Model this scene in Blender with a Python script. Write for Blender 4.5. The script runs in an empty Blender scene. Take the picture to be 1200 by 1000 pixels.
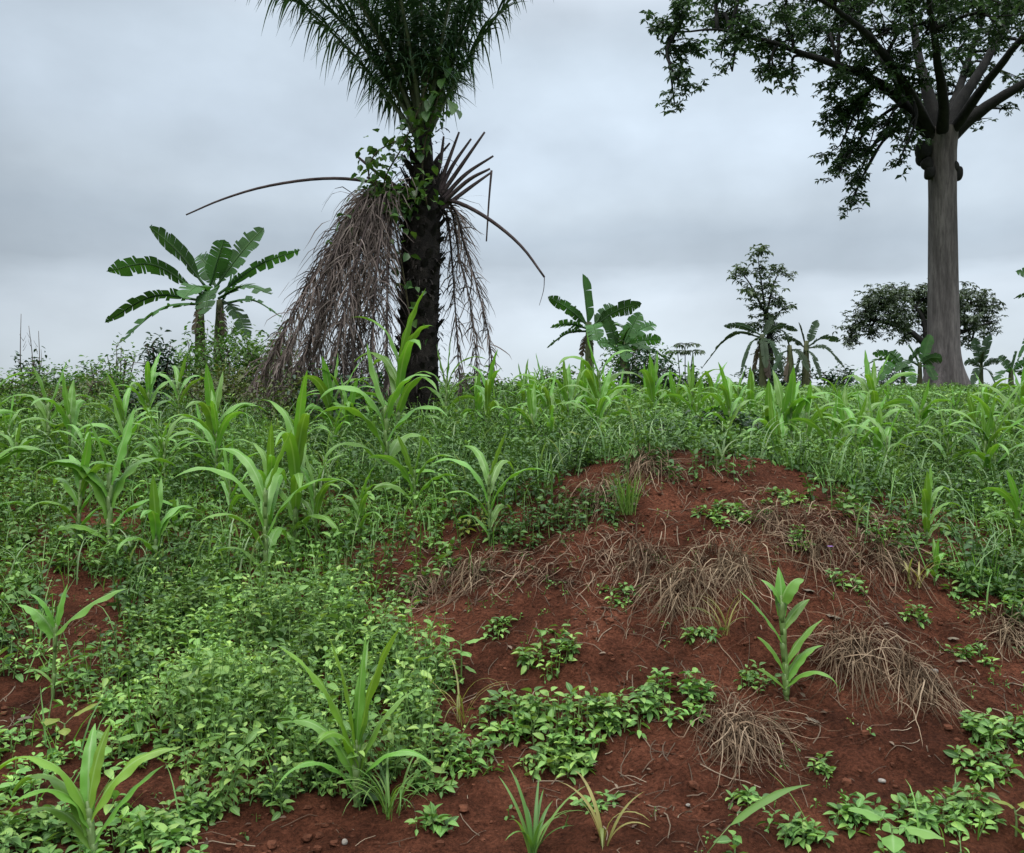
import bpy, math, random
import numpy as np
from mathutils import Vector

SC = bpy.context.scene
COL = SC.collection
R = math.radians
PI = math.pi
rnd = random.Random(11)
rng = np.random.default_rng(7)

# ---------------------------------------------------------------- camera
F = 1039.0            # focal length in pixels of the 1200 x 1000 photograph
EYE = 1.6
cam = bpy.data.cameras.new("camera")
camo = bpy.data.objects.new("camera", cam)
COL.objects.link(camo)
camo.location = (0, 0, EYE)
camo.rotation_euler = (R(90), 0, 0)
cam.sensor_width = 36
cam.lens = 36 * F / 1200
cam.clip_start = 0.05
cam.clip_end = 8000
SC.camera = camo

# ---------------------------------------------------------------- world: overcast sky
SUN_EL, SUN_AZ = R(62), R(205)      # azimuth measured clockwise from +Y: behind the camera, to the left
w = bpy.data.worlds.new("World")
SC.world = w
w.use_nodes = True
nt = w.node_tree
for n in list(nt.nodes):
    nt.nodes.remove(n)
N = nt.nodes.new
Lk = nt.links.new
out = N('ShaderNodeOutputWorld')
sky = N('ShaderNodeTexSky')
sky.sky_type = 'NISHITA'
sky.sun_disc = False
sky.sun_elevation = SUN_EL
sky.sun_rotation = SUN_AZ
bgs = N('ShaderNodeBackground')
bgs.inputs['Strength'].default_value = 0.08
Lk(sky.outputs[0], bgs.inputs['Color'])
tc = N('ShaderNodeTexCoord')
sep = N('ShaderNodeSeparateXYZ')
Lk(tc.outputs['Generated'], sep.inputs[0])
# cloud undulation of the elevation the gradient is read at
mp = N('ShaderNodeMapping')
mp.inputs['Scale'].default_value = (1.3, 1.3, 4.5)
mp.inputs['Location'].default_value = (3.1, 0.4, 0.2)
Lk(tc.outputs['Generated'], mp.inputs[0])
nz = N('ShaderNodeTexNoise')
nz.inputs['Scale'].default_value = 1.7
nz.inputs['Detail'].default_value = 6
nz.inputs['Roughness'].default_value = 0.5
Lk(mp.outputs[0], nz.inputs['Vector'])
wob = N('ShaderNodeMath'); wob.operation = 'MULTIPLY_ADD'
wob.inputs[1].default_value = 0.15
Lk(nz.outputs['Fac'], wob.inputs[0])
off = N('ShaderNodeMath'); off.operation = 'SUBTRACT'; off.inputs[1].default_value = 0.075
Lk(sep.outputs['Z'], off.inputs[0])
Lk(off.outputs[0], wob.inputs[2])
ramp = N('ShaderNodeValToRGB')
cr = ramp.color_ramp
EXPO = 0.7
K_ = 1 / 2 ** EXPO
stops = [(0.0, (.62, .69, .75)), (.07, (.67, .75, .82)), (.13, (.70, .785, .87)), (.152, (.63, .715, .80)), (.172, (.51, .585, .66)), (.20, (.50, .58, .66)), (.245, (.60, .69, .775)),
         (.32, (.66, .765, .875)), (.40, (.62, .72, .82)), (.50, (.66, .72, .80)), (1.0, (.84, .86, .88))]
stops = [(p, tuple(v * K_ for v in c)) for p, c in stops]
while len(cr.elements) < len(stops):
    cr.elements.new(0.5)
for e, (p, c) in zip(cr.elements, stops):
    e.position = p
    e.color = (*[min(1, v) for v in c], 1)
Lk(wob.outputs[0], ramp.inputs['Fac'])
mp2 = N('ShaderNodeMapping')
mp2.inputs['Scale'].default_value = (2.6, 2.6, 4.2)
mp2.inputs['Location'].default_value = (0.3, 1.4, 0.9)
Lk(tc.outputs['Generated'], mp2.inputs[0])
nz2 = N('ShaderNodeTexNoise')
nz2.inputs['Scale'].default_value = 2.2
nz2.inputs['Detail'].default_value = 7
nz2.inputs['Roughness'].default_value = 0.48
Lk(mp2.outputs[0], nz2.inputs['Vector'])
mr = N('ShaderNodeMapRange')
mr.inputs['From Min'].default_value = 0.3
mr.inputs['From Max'].default_value = 0.72
mr.inputs['To Min'].default_value = 0.92
mr.inputs['To Max'].default_value = 1.20
Lk(nz2.outputs['Fac'], mr.inputs['Value'])
# the overcast brightens towards the zenith
zb = N('ShaderNodeMapRange')
zb.inputs['From Min'].default_value = 0.42
zb.inputs['From Max'].default_value = 1.0
zb.inputs['To Min'].default_value = 1.0
zb.inputs['To Max'].default_value = 4.7
Lk(sep.outputs['Z'], zb.inputs['Value'])
# the cloud is a little thinner to the right of the view
xl = N('ShaderNodeMapRange')
xl.inputs['From Min'].default_value = -.55
xl.inputs['From Max'].default_value = -.05
xl.inputs['To Min'].default_value = .80
xl.inputs['To Max'].default_value = 1.0
Lk(sep.outputs['X'], xl.inputs['Value'])
mul0 = N('ShaderNodeMath'); mul0.operation = 'MULTIPLY'
Lk(zb.outputs[0], mul0.inputs[0]); Lk(xl.outputs[0], mul0.inputs[1])
mul = N('ShaderNodeMath'); mul.operation = 'MULTIPLY'
Lk(mr.outputs[0], mul.inputs[0]); Lk(mul0.outputs[0], mul.inputs[1])
bgc = N('ShaderNodeBackground')
Lk(ramp.outputs[0], bgc.inputs['Color'])
Lk(mul.outputs[0], bgc.inputs['Strength'])
mixw = N('ShaderNodeMixShader')
mixw.inputs[0].default_value = 0.93
Lk(bgs.outputs[0], mixw.inputs[1]); Lk(bgc.outputs[0], mixw.inputs[2])
Lk(mixw.outputs[0], out.inputs['Surface'])

# ---------------------------------------------------------------- sun behind the clouds
sl = bpy.data.lights.new("sun", 'SUN')
sl.energy = 1.5
sl.angle = R(35)
sl.color = (1.0, 0.97, 0.92)
slo = bpy.data.objects.new("sun", sl)
COL.objects.link(slo)
sd = Vector((math.sin(SUN_AZ) * math.cos(SUN_EL), math.cos(SUN_AZ) * math.cos(SUN_EL), math.sin(SUN_EL)))
slo.rotation_euler = (-sd).to_track_quat('-Z', 'Y').to_euler()
slo.location = (0, 0, 60)

SC.view_settings.view_transform = 'Standard'
SC.view_settings.look = 'None'
SC.view_settings.exposure = EXPO
SC.view_settings.gamma = 1.0
SC.render.engine = 'CYCLES'
SC.cycles.max_bounces = 6
SC.cycles.diffuse_bounces = 3
SC.cycles.glossy_bounces = 2
SC.cycles.transmission_bounces = 3
SC.cycles.transparent_max_bounces = 4
SC.cycles.caustics_reflective = False
SC.cycles.caustics_refractive = False

# ================================================================ helpers
def hash2(ix, iy, s):
    n = (ix.astype(np.int64) * 374761393 + iy.astype(np.int64) * 668265263 + s * 1274126177) & 0xffffffff
    n = ((n ^ (n >> 13)) * 1274126177) & 0xffffffff
    n = n ^ (n >> 16)
    return (n & 0xffff) / 65535.0

def vnoise(x, y, s=0):
    ix = np.floor(x); iy = np.floor(y)
    fx = x - ix; fy = y - iy
    fx = fx * fx * fx * (fx * (fx * 6 - 15) + 10); fy = fy * fy * fy * (fy * (fy * 6 - 15) + 10)
    a = hash2(ix, iy, s); b = hash2(ix + 1, iy, s); c = hash2(ix, iy + 1, s); d = hash2(ix + 1, iy + 1, s)
    return (a * (1 - fx) + b * fx) * (1 - fy) + (c * (1 - fx) + d * fx) * fy

def fbm(x, y, oct=4, s=0):
    t = 0; a = 0.5
    for i in range(oct):
        t = t + a * (vnoise(x * 2 ** i + 17.3 * i, y * 2 ** i - 9.1 * i, s + i) - 0.5)
        a *= 0.5
    return t

# ground profile with distance, smoothed
_py = np.array([-4000, 1.8, 2.4, 3.3, 4, 5, 6, 7, 8, 10, 14, 20, 30, 45, 60, 90, 160, 300, 4000.])
_pz = np.array([0, 0, .0, .05, .17, .40, .66, .93, 1.17, 1.47, 1.82, 2.2, 2.75, 3.25, 3.3, 1.8, -3, -7, -12.])
_ty = np.linspace(-2, 98, 2001)
_tz = np.interp(_ty, _py, _pz)
_k = np.exp(-0.5 * (np.arange(-20, 21) / 9.0) ** 2); _k /= _k.sum()
_tz[20:-20] = np.convolve(_tz, _k, 'valid')

def prof(y):
    return np.where((y > -2) & (y < 97), np.interp(y, _ty, _tz), np.interp(y, _py, _pz))

MX, MY = 1.22, 6.35
def mound(x, y):
    dx = x - MX; dy = y - MY
    rx = np.where(dx < 0, 1.55, 1.9)
    ry = np.where(dy < 0, 1.75, 0.95)
    q = (dx / rx) ** 2 + (dy / ry) ** 2
    q = q * (1 + 0.5 * fbm(x * 1.1, y * 1.1, 3, 40))
    h = 0.62 * np.exp(-q * 1.15)
    # the second, lower shoulder running to the right and front
    q2 = ((x - 2.0) / 1.5) ** 2 + ((y - 5.0) / 0.95) ** 2
    h = h + 0.13 * np.exp(-q2 * 1.3)
    return h

def height(x, y):
    x = np.asarray(x, float); y = np.asarray(y, float)
    r = np.hypot(x, y)
    z = prof(y) + mound(x, y)
    near = np.clip((14 - r) / 8, 0, 1)
    z = z + 0.16 * fbm(x * 0.55, y * 0.55, 2, 3) * np.clip(r / 6, .3, 1)
    z = z + near * (0.105 * fbm(x * 2.6, y * 2.6, 3, 8) + 0.052 * fbm(x * 9, y * 9, 3, 21) + 0.022 * fbm(x * 24, y * 24, 2, 33))
    z = z + np.clip((r - 10) / 30, 0, 1) * 0.5 * fbm(x * .06, y * .06, 2, 5)
    return z

def hz(x, y):
    return float(height(np.array([x]), np.array([y]))[0])

def P(px, py, d):
    """the point that stands d metres ahead behind a photograph pixel"""
    return np.array([(px - 600) / F * d, d, EYE + (500 - py) / F * d])

def hit(px, py):
    """where the sight line through a photograph pixel meets the ground"""
    ds = np.concatenate([np.arange(2.0, 12, .02), np.arange(12, 70, .1)])
    xs = (px - 600) / F * ds
    zs = EYE + (500 - py) / F * ds
    h = height(xs, ds)
    k = np.nonzero(h >= zs)[0]
    i = k[0] if len(k) else len(ds) - 1
    return np.array([xs[i], ds[i], h[i]])

def to_px(x, y, z):
    y = np.maximum(y, .3)
    return 600 + F * x / y, 500 - F * (z - EYE) / y

def inpoly(px, py, poly):
    c = np.zeros(px.shape, bool)
    n = len(poly)
    for i in range(n):
        x1, y1 = poly[i]; x2, y2 = poly[(i + 1) % n]
        if y1 == y2:
            continue
        c ^= ((y1 > py) != (y2 > py)) & (px < (x2 - x1) * (py - y1) / (y2 - y1) + x1)
    return c

class Acc:
    """collects quads; build() links them as ONE mesh object"""
    def __init__(s):
        s.v = []; s.f = []; s.u = []; s.n = 0
    def add(s, v, f, u=None):
        v = np.asarray(v, float).reshape(-1, 3)
        f = np.asarray(f, np.int64).reshape(-1, 4)
        if u is None:
            u = np.zeros((len(v), 2))
        s.v.append(v); s.f.append(f + s.n); s.u.append(np.asarray(u, float).reshape(-1, 2))
        s.n += len(v)
    def mesh(s, name, mat, smooth=True):
        v = np.concatenate(s.v); f = np.concatenate(s.f); u = np.concatenate(s.u)
        me = bpy.data.meshes.new(name)
        me.vertices.add(len(v)); me.vertices.foreach_set('co', v.astype(np.float32).ravel())
        me.loops.add(len(f) * 4); me.loops.foreach_set('vertex_index', f.astype(np.int32).ravel())
        me.polygons.add(len(f))
        me.polygons.foreach_set('loop_start', np.arange(0, len(f) * 4, 4, dtype=np.int32))
        me.polygons.foreach_set('loop_total', np.full(len(f), 4, np.int32))
        me.polygons.foreach_set('use_smooth', np.full(len(f), smooth, bool))
        uv = me.uv_layers.new(name='uv')
        uv.data.foreach_set('uv', u[f.ravel()].astype(np.float32).ravel())
        me.update(calc_edges=True)
        me.materials.append(mat)
        return me
    def build(s, name, mat, parent=None, smooth=True):
        o = bpy.data.objects.new(name, s.mesh(name, mat, smooth))
        COL.objects.link(o)
        if parent is not None:
            o.parent = parent
        return o

def tag(o, label=None, cat=None, group=None, kind=None):
    if label: o['label'] = label
    if cat: o['category'] = cat
    if group: o['group'] = group
    if kind: o['kind'] = kind
    return o

def thing(name, label, cat, loc=(0, 0, 0), rz=0, group=None, sc=1.0):
    o = bpy.data.objects.new(name, None)
    COL.objects.link(o)
    o.empty_display_size = 0.2
    o.location = [float(v) for v in loc]
    o.rotation_euler = (0, 0, rz)
    o.scale = (sc, sc, sc)
    return tag(o, label, cat, group)

def copy_thing(root, loc, rz, sc, label, group=None):
    """a copy of a thing, its parts and their sub-parts"""
    r = root.copy(); COL.objects.link(r)
    r.location = [float(v) for v in loc]; r.rotation_euler = (0, 0, rz); r.scale = (sc, sc, sc)
    r['label'] = label
    if group:
        r['group'] = group
    elif 'group' in r:
        del r['group']
    for ch in list(root.children):
        c = ch.copy(); COL.objects.link(c); c.parent = r
        for g in ch.children:
            d = g.copy(); COL.objects.link(d); d.parent = c
    return r

# ---------------- geometry pieces
def spline(pts, n):
    p = np.asarray(pts, float)
    if len(p) == 2:
        t = np.linspace(0, 1, n)[:, None]
        return p[0] * (1 - t) + p[1] * t
    q = np.vstack([2 * p[0] - p[1], p, 2 * p[-1] - p[-2]])
    t = np.linspace(0, len(p) - 1 - 1e-9, n)
    i = t.astype(int); u = (t - i)[:, None]
    a, b, c, d = q[i], q[i + 1], q[i + 2], q[i + 3]
    return 0.5 * (2 * b + (c - a) * u + (2 * a - 5 * b + 4 * c - d) * u ** 2 + (3 * b - a - 3 * c + d) * u ** 3)

def unit(v):
    return v / (np.linalg.norm(v, axis=-1, keepdims=True) + 1e-12)

def tangents(p):
    t = np.gradient(p, axis=0)
    return unit(t)

def tube(acc, pts, rad, sides=7, jitter=0.0, cap=True):
    p = np.asarray(pts, float); n = len(p)
    r = np.interp(np.linspace(0, 1, n), np.linspace(0, 1, len(rad)), rad) if np.ndim(rad) else np.full(n, rad)
    if cap:
        t0 = unit(p[1] - p[0]); t1 = unit(p[-1] - p[-2])
        p = np.vstack([p[0] - t0 * r[0] * .02, p, p[-1] + t1 * r[-1] * .3]); r = np.concatenate([[1e-4], r, [1e-4]]); n += 2
    t = tangents(p)
    ref = np.array([0.13, 0.99, 0.05]) if abs(t[0][1]) < .9 else np.array([1., 0, 0])
    a = unit(np.cross(t[0], ref)); A = [a]
    for i in range(1, n):
        a = unit(a - t[i] * np.dot(a, t[i])); A.append(a)
    A = np.array(A); B = np.cross(t, A)
    th = np.arange(sides) * 2 * PI / sides
    rr = r[:, None] * (1 + (rng.uniform(-jitter, jitter, (n, sides)) if jitter else 0))
    v = p[:, None, :] + rr[..., None] * (np.cos(th)[None, :, None] * A[:, None, :] + np.sin(th)[None, :, None] * B[:, None, :])
    i, j = np.meshgrid(np.arange(n - 1), np.arange(sides), indexing='ij')
    j2 = (j + 1) % sides
    f = np.stack([i * sides + j, i * sides + j2, (i + 1) * sides + j2, (i + 1) * sides + j], -1).reshape(-1, 4)
    u = np.stack(np.meshgrid(np.arange(sides) / sides, np.linspace(0, 1, n)), -1).reshape(-1, 2)
    acc.add(v.reshape(-1, 3), f, u)

def strip(acc, p, wid, side, cross=(-1, 0, 1), fold=0.25, wave=0.0, wfreq=9, ph=0.0, twist=None):
    """a leaf blade along the path p: half width wid[i], across vector side"""
    p = np.asarray(p, float); n = len(p)
    t = tangents(p)
    s = np.broadcast_to(np.asarray(side, float), p.shape)
    s = unit(s - t * np.sum(s * t, -1, keepdims=True))
    nn = np.cross(s, t)
    if twist is not None:
        c = np.cos(twist)[:, None]; sn = np.sin(twist)[:, None]
        s, nn = s * c + nn * sn, nn * c - s * sn
    v = np.linspace(0, 1, n)
    rows = []; us = []
    for k, c in enumerate(cross):
        lift = fold * abs(c) * wid + (wave * abs(c) * wid * np.sin(v * wfreq * 2 * PI / 2 + ph + (1.9 if c > 0 else 0)) if wave else 0)
        rows.append(p + s * (c * wid)[:, None] + nn * np.asarray(lift)[:, None])
        us.append(np.stack([np.full(n, c * .5 + .5), v], -1))
    m = len(cross)
    V = np.stack(rows, 1).reshape(-1, 3); U = np.stack(us, 1).reshape(-1, 2)
    i, j = np.meshgrid(np.arange(n - 1), np.arange(m - 1), indexing='ij')
    f = np.stack([i * m + j, i * m + j + 1, (i + 1) * m + j + 1, (i + 1) * m + j], -1).reshape(-1, 4)
    acc.add(V, f, U)

def arc(start, az, e0, e1, length, n=12, pw=1.3, bend=0.0):
    """a path leaving start at elevation e0 and ending at elevation e1 (radians)"""
    t = np.linspace(0, 1, n)
    e = e0 + (e1 - e0) * t ** pw
    a = az + bend * t
    d = np.stack([np.cos(e) * np.cos(a), np.cos(e) * np.sin(a), np.sin(e)], -1) * (length / (n - 1))
    p = np.vstack([np.zeros(3), np.cumsum(d[:-1], 0)])
    return p + np.asarray(start, float)

def blade_width(n, w, base=.45, peak=.35):
    t = np.linspace(0, 1, n)
    a = np.where(t < peak, base + (1 - base) * np.sin(t / peak * PI / 2), np.cos(np.clip((t - peak) / (1 - peak), 0, 1) * PI / 2) ** .8)
    return w * np.maximum(a, .02)

# ---------------- batches of small leaves
def leaf_template(nl=4, curl=.3, fold=.25, shape=1.0, across=2):
    """unit leaf along +Y, X across (half width .5), Z up"""
    t = np.linspace(0, 1, nl + 1)
    wv = np.sin(PI * np.clip(t, 0, 1) ** (.75 * shape)) ** .8 * .5
    wv[0] = .03; wv[-1] = .015
    v = []; u = []
    cs = np.linspace(-1, 1, across + 1)
    for i in range(nl + 1):
        for c in cs:
            v.append([c * wv[i], t[i] - .06 * curl * t[i] ** 2, fold * abs(c) * wv[i] - curl * .5 * t[i] ** 2])
            u.append([c * .5 + .5, t[i]])
    f = []
    m = across + 1
    for i in range(nl):
        for j in range(across):
            f.append([i * m + j, i * m + j + 1, (i + 1) * m + j + 1, (i + 1) * m + j])
    return np.array(v), np.array(f), np.array(u)

def rots(a, p, r):
    """Y axis to azimuth a (from +X), elevation p, roll r -> (K,3,3)"""
    a = np.asarray(a, float); p = np.broadcast_to(p, a.shape); r = np.broadcast_to(r, a.shape)
    z = np.zeros_like(a); o = np.ones_like(a)
    b = a - PI / 2
    Rz = np.stack([np.cos(b), -np.sin(b), z, np.sin(b), np.cos(b), z, z, z, o], -1).reshape(-1, 3, 3)
    Rx = np.stack([o, z, z, z, np.cos(p), -np.sin(p), z, np.sin(p), np.cos(p)], -1).reshape(-1, 3, 3)
    Ry = np.stack([np.cos(r), z, np.sin(r), z, o, z, -np.sin(r), z, np.cos(r)], -1).reshape(-1, 3, 3)
    return Rz @ Rx @ Ry

def batch(acc, tmpl, M, loc):
    tv, tf, tu = tmpl
    K = len(loc)
    if K == 0:
        return
    V = np.einsum('kij,nj->kni', M, tv) + loc[:, None, :]
    f = tf[None] + (np.arange(K) * len(tv))[:, None, None]
    acc.add(V.reshape(-1, 3), f.reshape(-1, 4), np.tile(tu, (K, 1)))

def leaves(acc, tmpl, loc, a, p, r, length, width):
    M = rots(a, p, r) * np.stack([width, length, length], -1)[:, None, :]
    batch(acc, tmpl, M, loc)

TL = [leaf_template(4, .25, .3), leaf_template(4, .6, .2), leaf_template(4, .05, .35)]
TL_LOW = leaf_template(2, .3, .25)
TL_MID = leaf_template(3, .35, .25)
STEM_T = (np.array([[-.5, 0, 0], [.5, 0, 0], [.4, .5, 0], [-.4, .5, 0], [.2, 1, 0], [-.2, 1, 0],
                    [0, 0, -.5], [0, 0, .5], [0, .5, .4], [0, .5, -.4], [0, 1, .2], [0, 1, -.2]], float),
          np.array([[0, 1, 2, 3], [3, 2, 4, 5], [6, 7, 8, 9], [9, 8, 10, 11]]), np.full((12, 2), .5))

def stems_batch(acc, loc, az, el, length, wid):
    M = rots(az, el, np.zeros_like(az)) * np.stack([wid, length, wid], -1)[:, None, :]
    batch(acc, STEM_T, M, loc)

def sprigs(acc, base, hgt, leaf, nodes=4, ratio=.5, tmpl=None, lean=.25, stem=True, low=0.12):
    """upright weed shoots with crossed pairs of leaves"""
    K = len(base)
    if K == 0:
        return
    az = rng.uniform(0, 2 * PI, K); tilt = PI / 2 - np.abs(rng.normal(0, lean, K))
    d = np.stack([np.cos(tilt) * np.cos(az), np.cos(tilt) * np.sin(az), np.sin(tilt)], -1)
    a0 = rng.uniform(0, 2 * PI, K)
    if stem:
        stems_batch(acc, base, az, tilt, hgt, np.full(K, .003) + .003 * leaf / .06)
    for j in range(nodes):
        fr = low + (1 - low) * (j + .6 * rng.random(K)) / max(1, nodes - .4)
        fr = np.clip(fr, 0, 1)
        sizes = leaf * (1.05 - .45 * abs(j / max(1, nodes - 1) - .55)) * rng.uniform(.7, 1.15, K)
        el = (-.25 + .6 * j / max(1, nodes - 1)) + rng.normal(0, .3, K)
        for s in (0, 1):
            keep = rng.random(K) < .93
            a = a0 + j * PI / 2 + s * PI + rng.normal(0, .35, K)
            loc = base + d * (hgt * fr)[:, None]
            loc = loc + np.stack([np.cos(a), np.sin(a), np.zeros(K)], -1) * .008
            t = tmpl if tmpl is not None else TL[(j + s) % 3]
            k = keep
            leaves(acc, t, loc[k], a[k], el[k], rng.normal(0, .35, K)[k], sizes[k], (sizes * ratio)[k])

def grass(acc, base, length, wid, e0=(1.0, 1.5), e1=(-.9, .9), n=5):
    K = len(base)
    if K == 0:
        return
    az = rng.uniform(0, 2 * PI, K)
    a0 = rng.uniform(*e0, K); a1 = rng.uniform(*e1, K)
    t = np.linspace(0, 1, n + 1)
    e = a0[:, None] + (a1 - a0)[:, None] * t[None] ** 1.5
    st = (length / n)[:, None]
    d = np.stack([np.cos(e) * np.cos(az)[:, None], np.cos(e) * np.sin(az)[:, None], np.sin(e)], -1) * st[..., None]
    p = np.concatenate([np.zeros((K, 1, 3)), np.cumsum(d[:, :-1], 1)], 1) + base[:, None, :]
    side = np.stack([-np.sin(az), np.cos(az), np.zeros(K)], -1)
    wp = wid[:, None] * np.array([.7] + [1 - .9 * ((i / n) ** 2) for i in range(1, n + 1)])[None] * .5
    a = p - side[:, None, :] * wp[..., None]; b = p + side[:, None, :] * wp[..., None]
    V = np.stack([a, b], 2).reshape(K, -1, 3)
    f = np.array([[2 * i, 2 * i + 1, 2 * i + 3, 2 * i + 2] for i in range(n)])
    u = np.array([[c, i / n] for i in range(n + 1) for c in (0, 1)], float)
    acc.add(V.reshape(-1, 3), (f[None] + (np.arange(K) * (2 * n + 2))[:, None, None]).reshape(-1, 4), np.tile(u, (K, 1)))

# ================================================================ materials
def mat_base(name):
    m = bpy.data.materials.new(name)
    m.use_nodes = True
    for n in list(m.node_tree.nodes):
        m.node_tree.nodes.remove(n)
    return m, m.node_tree

def leaf_mat(name, cols, rough=.5, transl=.3, rib=None, veins=0.0, objvar=.04, tcol=None, spec=.4, blotch=.3, scale=6.0, rand_island=True):
    m, t = mat_base(name)
    n = t.nodes.new; l = t.links.new
    o = n('ShaderNodeOutputMaterial')
    geo = n('ShaderNodeNewGeometry'); oi = n('ShaderNodeObjectInfo')
    rp = n('ShaderNodeValToRGB')
    e = rp.color_ramp.elements
    while len(e) < len(cols):
        e.new(.5)
    for i, c in enumerate(cols):
        e[i].position = i / max(1, len(cols) - 1); e[i].color = (*c, 1)
    if rand_island:
        l(geo.outputs['Random Per Island'], rp.inputs['Fac'])
    else:
        l(oi.outputs['Random'], rp.inputs['Fac'])
    col = rp.outputs[0]
    tcn = n('ShaderNodeTexCoord')
    nzn = n('ShaderNodeTexNoise'); nzn.inputs['Scale'].default_value = scale; nzn.inputs['Detail'].default_value = 4
    l(tcn.outputs['Object'], nzn.inputs['Vector'])
    mrn = n('ShaderNodeMapRange'); mrn.inputs['From Min'].default_value = .3; mrn.inputs['From Max'].default_value = .7
    mrn.inputs['To Min'].default_value = 1 - blotch; mrn.inputs['To Max'].default_value = 1 + blotch
    l(nzn.outputs['Fac'], mrn.inputs['Value'])
    hsv = n('ShaderNodeHueSaturation')
    l(col, hsv.inputs['Color']); l(mrn.outputs[0], hsv.inputs['Value'])
    hm = n('ShaderNodeMapRange'); hm.inputs['To Min'].default_value = .5 - objvar * .18; hm.inputs['To Max'].default_value = .5 + objvar * .18
    l(oi.outputs['Random'], hm.inputs['Value']); l(hm.outputs[0], hsv.inputs['Hue'])
    col = hsv.outputs[0]
    if rib is not None:
        sx = n('ShaderNodeSeparateXYZ'); l(tcn.outputs['UV'], sx.inputs[0])
        sb = n('ShaderNodeMath'); sb.operation = 'SUBTRACT'; sb.inputs[1].default_value = .5; l(sx.outputs['X'], sb.inputs[0])
        ab = n('ShaderNodeMath'); ab.operation = 'ABSOLUTE'; l(sb.outputs[0], ab.inputs[0])
        rm = n('ShaderNodeMapRange'); rm.inputs['From Min'].default_value = .03; rm.inputs['From Max'].default_value = .085
        rm.inputs['To Min'].default_value = .75; rm.inputs['To Max'].default_value = 0
        l(ab.outputs[0], rm.inputs['Value'])
        if veins:
            wv = n('ShaderNodeTexWave'); wv.wave_type = 'BANDS'; wv.bands_direction = 'X'
            wv.inputs['Scale'].default_value = 7; wv.inputs['Distortion'].default_value = .6
            l(tcn.outputs['UV'], wv.inputs['Vector'])
            vm = n('ShaderNodeMapRange'); vm.inputs['To Min'].default_value = 1 - veins; vm.inputs['To Max'].default_value = 1 + veins
            l(wv.outputs['Fac'], vm.inputs['Value'])
            h2 = n('ShaderNodeHueSaturation'); l(col, h2.inputs['Color']); l(vm.outputs[0], h2.inputs['Value'])
            col = h2.outputs[0]
        mx = n('ShaderNodeMix'); mx.data_type = 'RGBA'
        l(rm.outputs[0], mx.inputs['Factor']); l(col, mx.inputs[6]); mx.inputs[7].default_value = (*rib, 1)
        col = mx.outputs[2]
    pb = n('ShaderNodeBsdfPrincipled')
    l(col, pb.inputs['Base Color']); pb.inputs['Roughness'].default_value = rough
    pb.inputs['Specular IOR Level'].default_value = spec
    tr = n('ShaderNodeBsdfTranslucent')
    g = n('ShaderNodeMix'); g.data_type = 'RGBA'; g.blend_type = 'MULTIPLY'; g.inputs['Factor'].default_value = 1
    l(col, g.inputs[6]); g.inputs[7].default_value = (*(tcol or (1.5, 1.45, .7)), 1)
    l(g.outputs[2], tr.inputs['Color'])
    ms = n('ShaderNodeMixShader'); ms.inputs[0].default_value = transl
    l(pb.outputs[0], ms.inputs[1]); l(tr.outputs[0], ms.inputs[2]); l(ms.outputs[0], o.inputs['Surface'])
    return m

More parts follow.
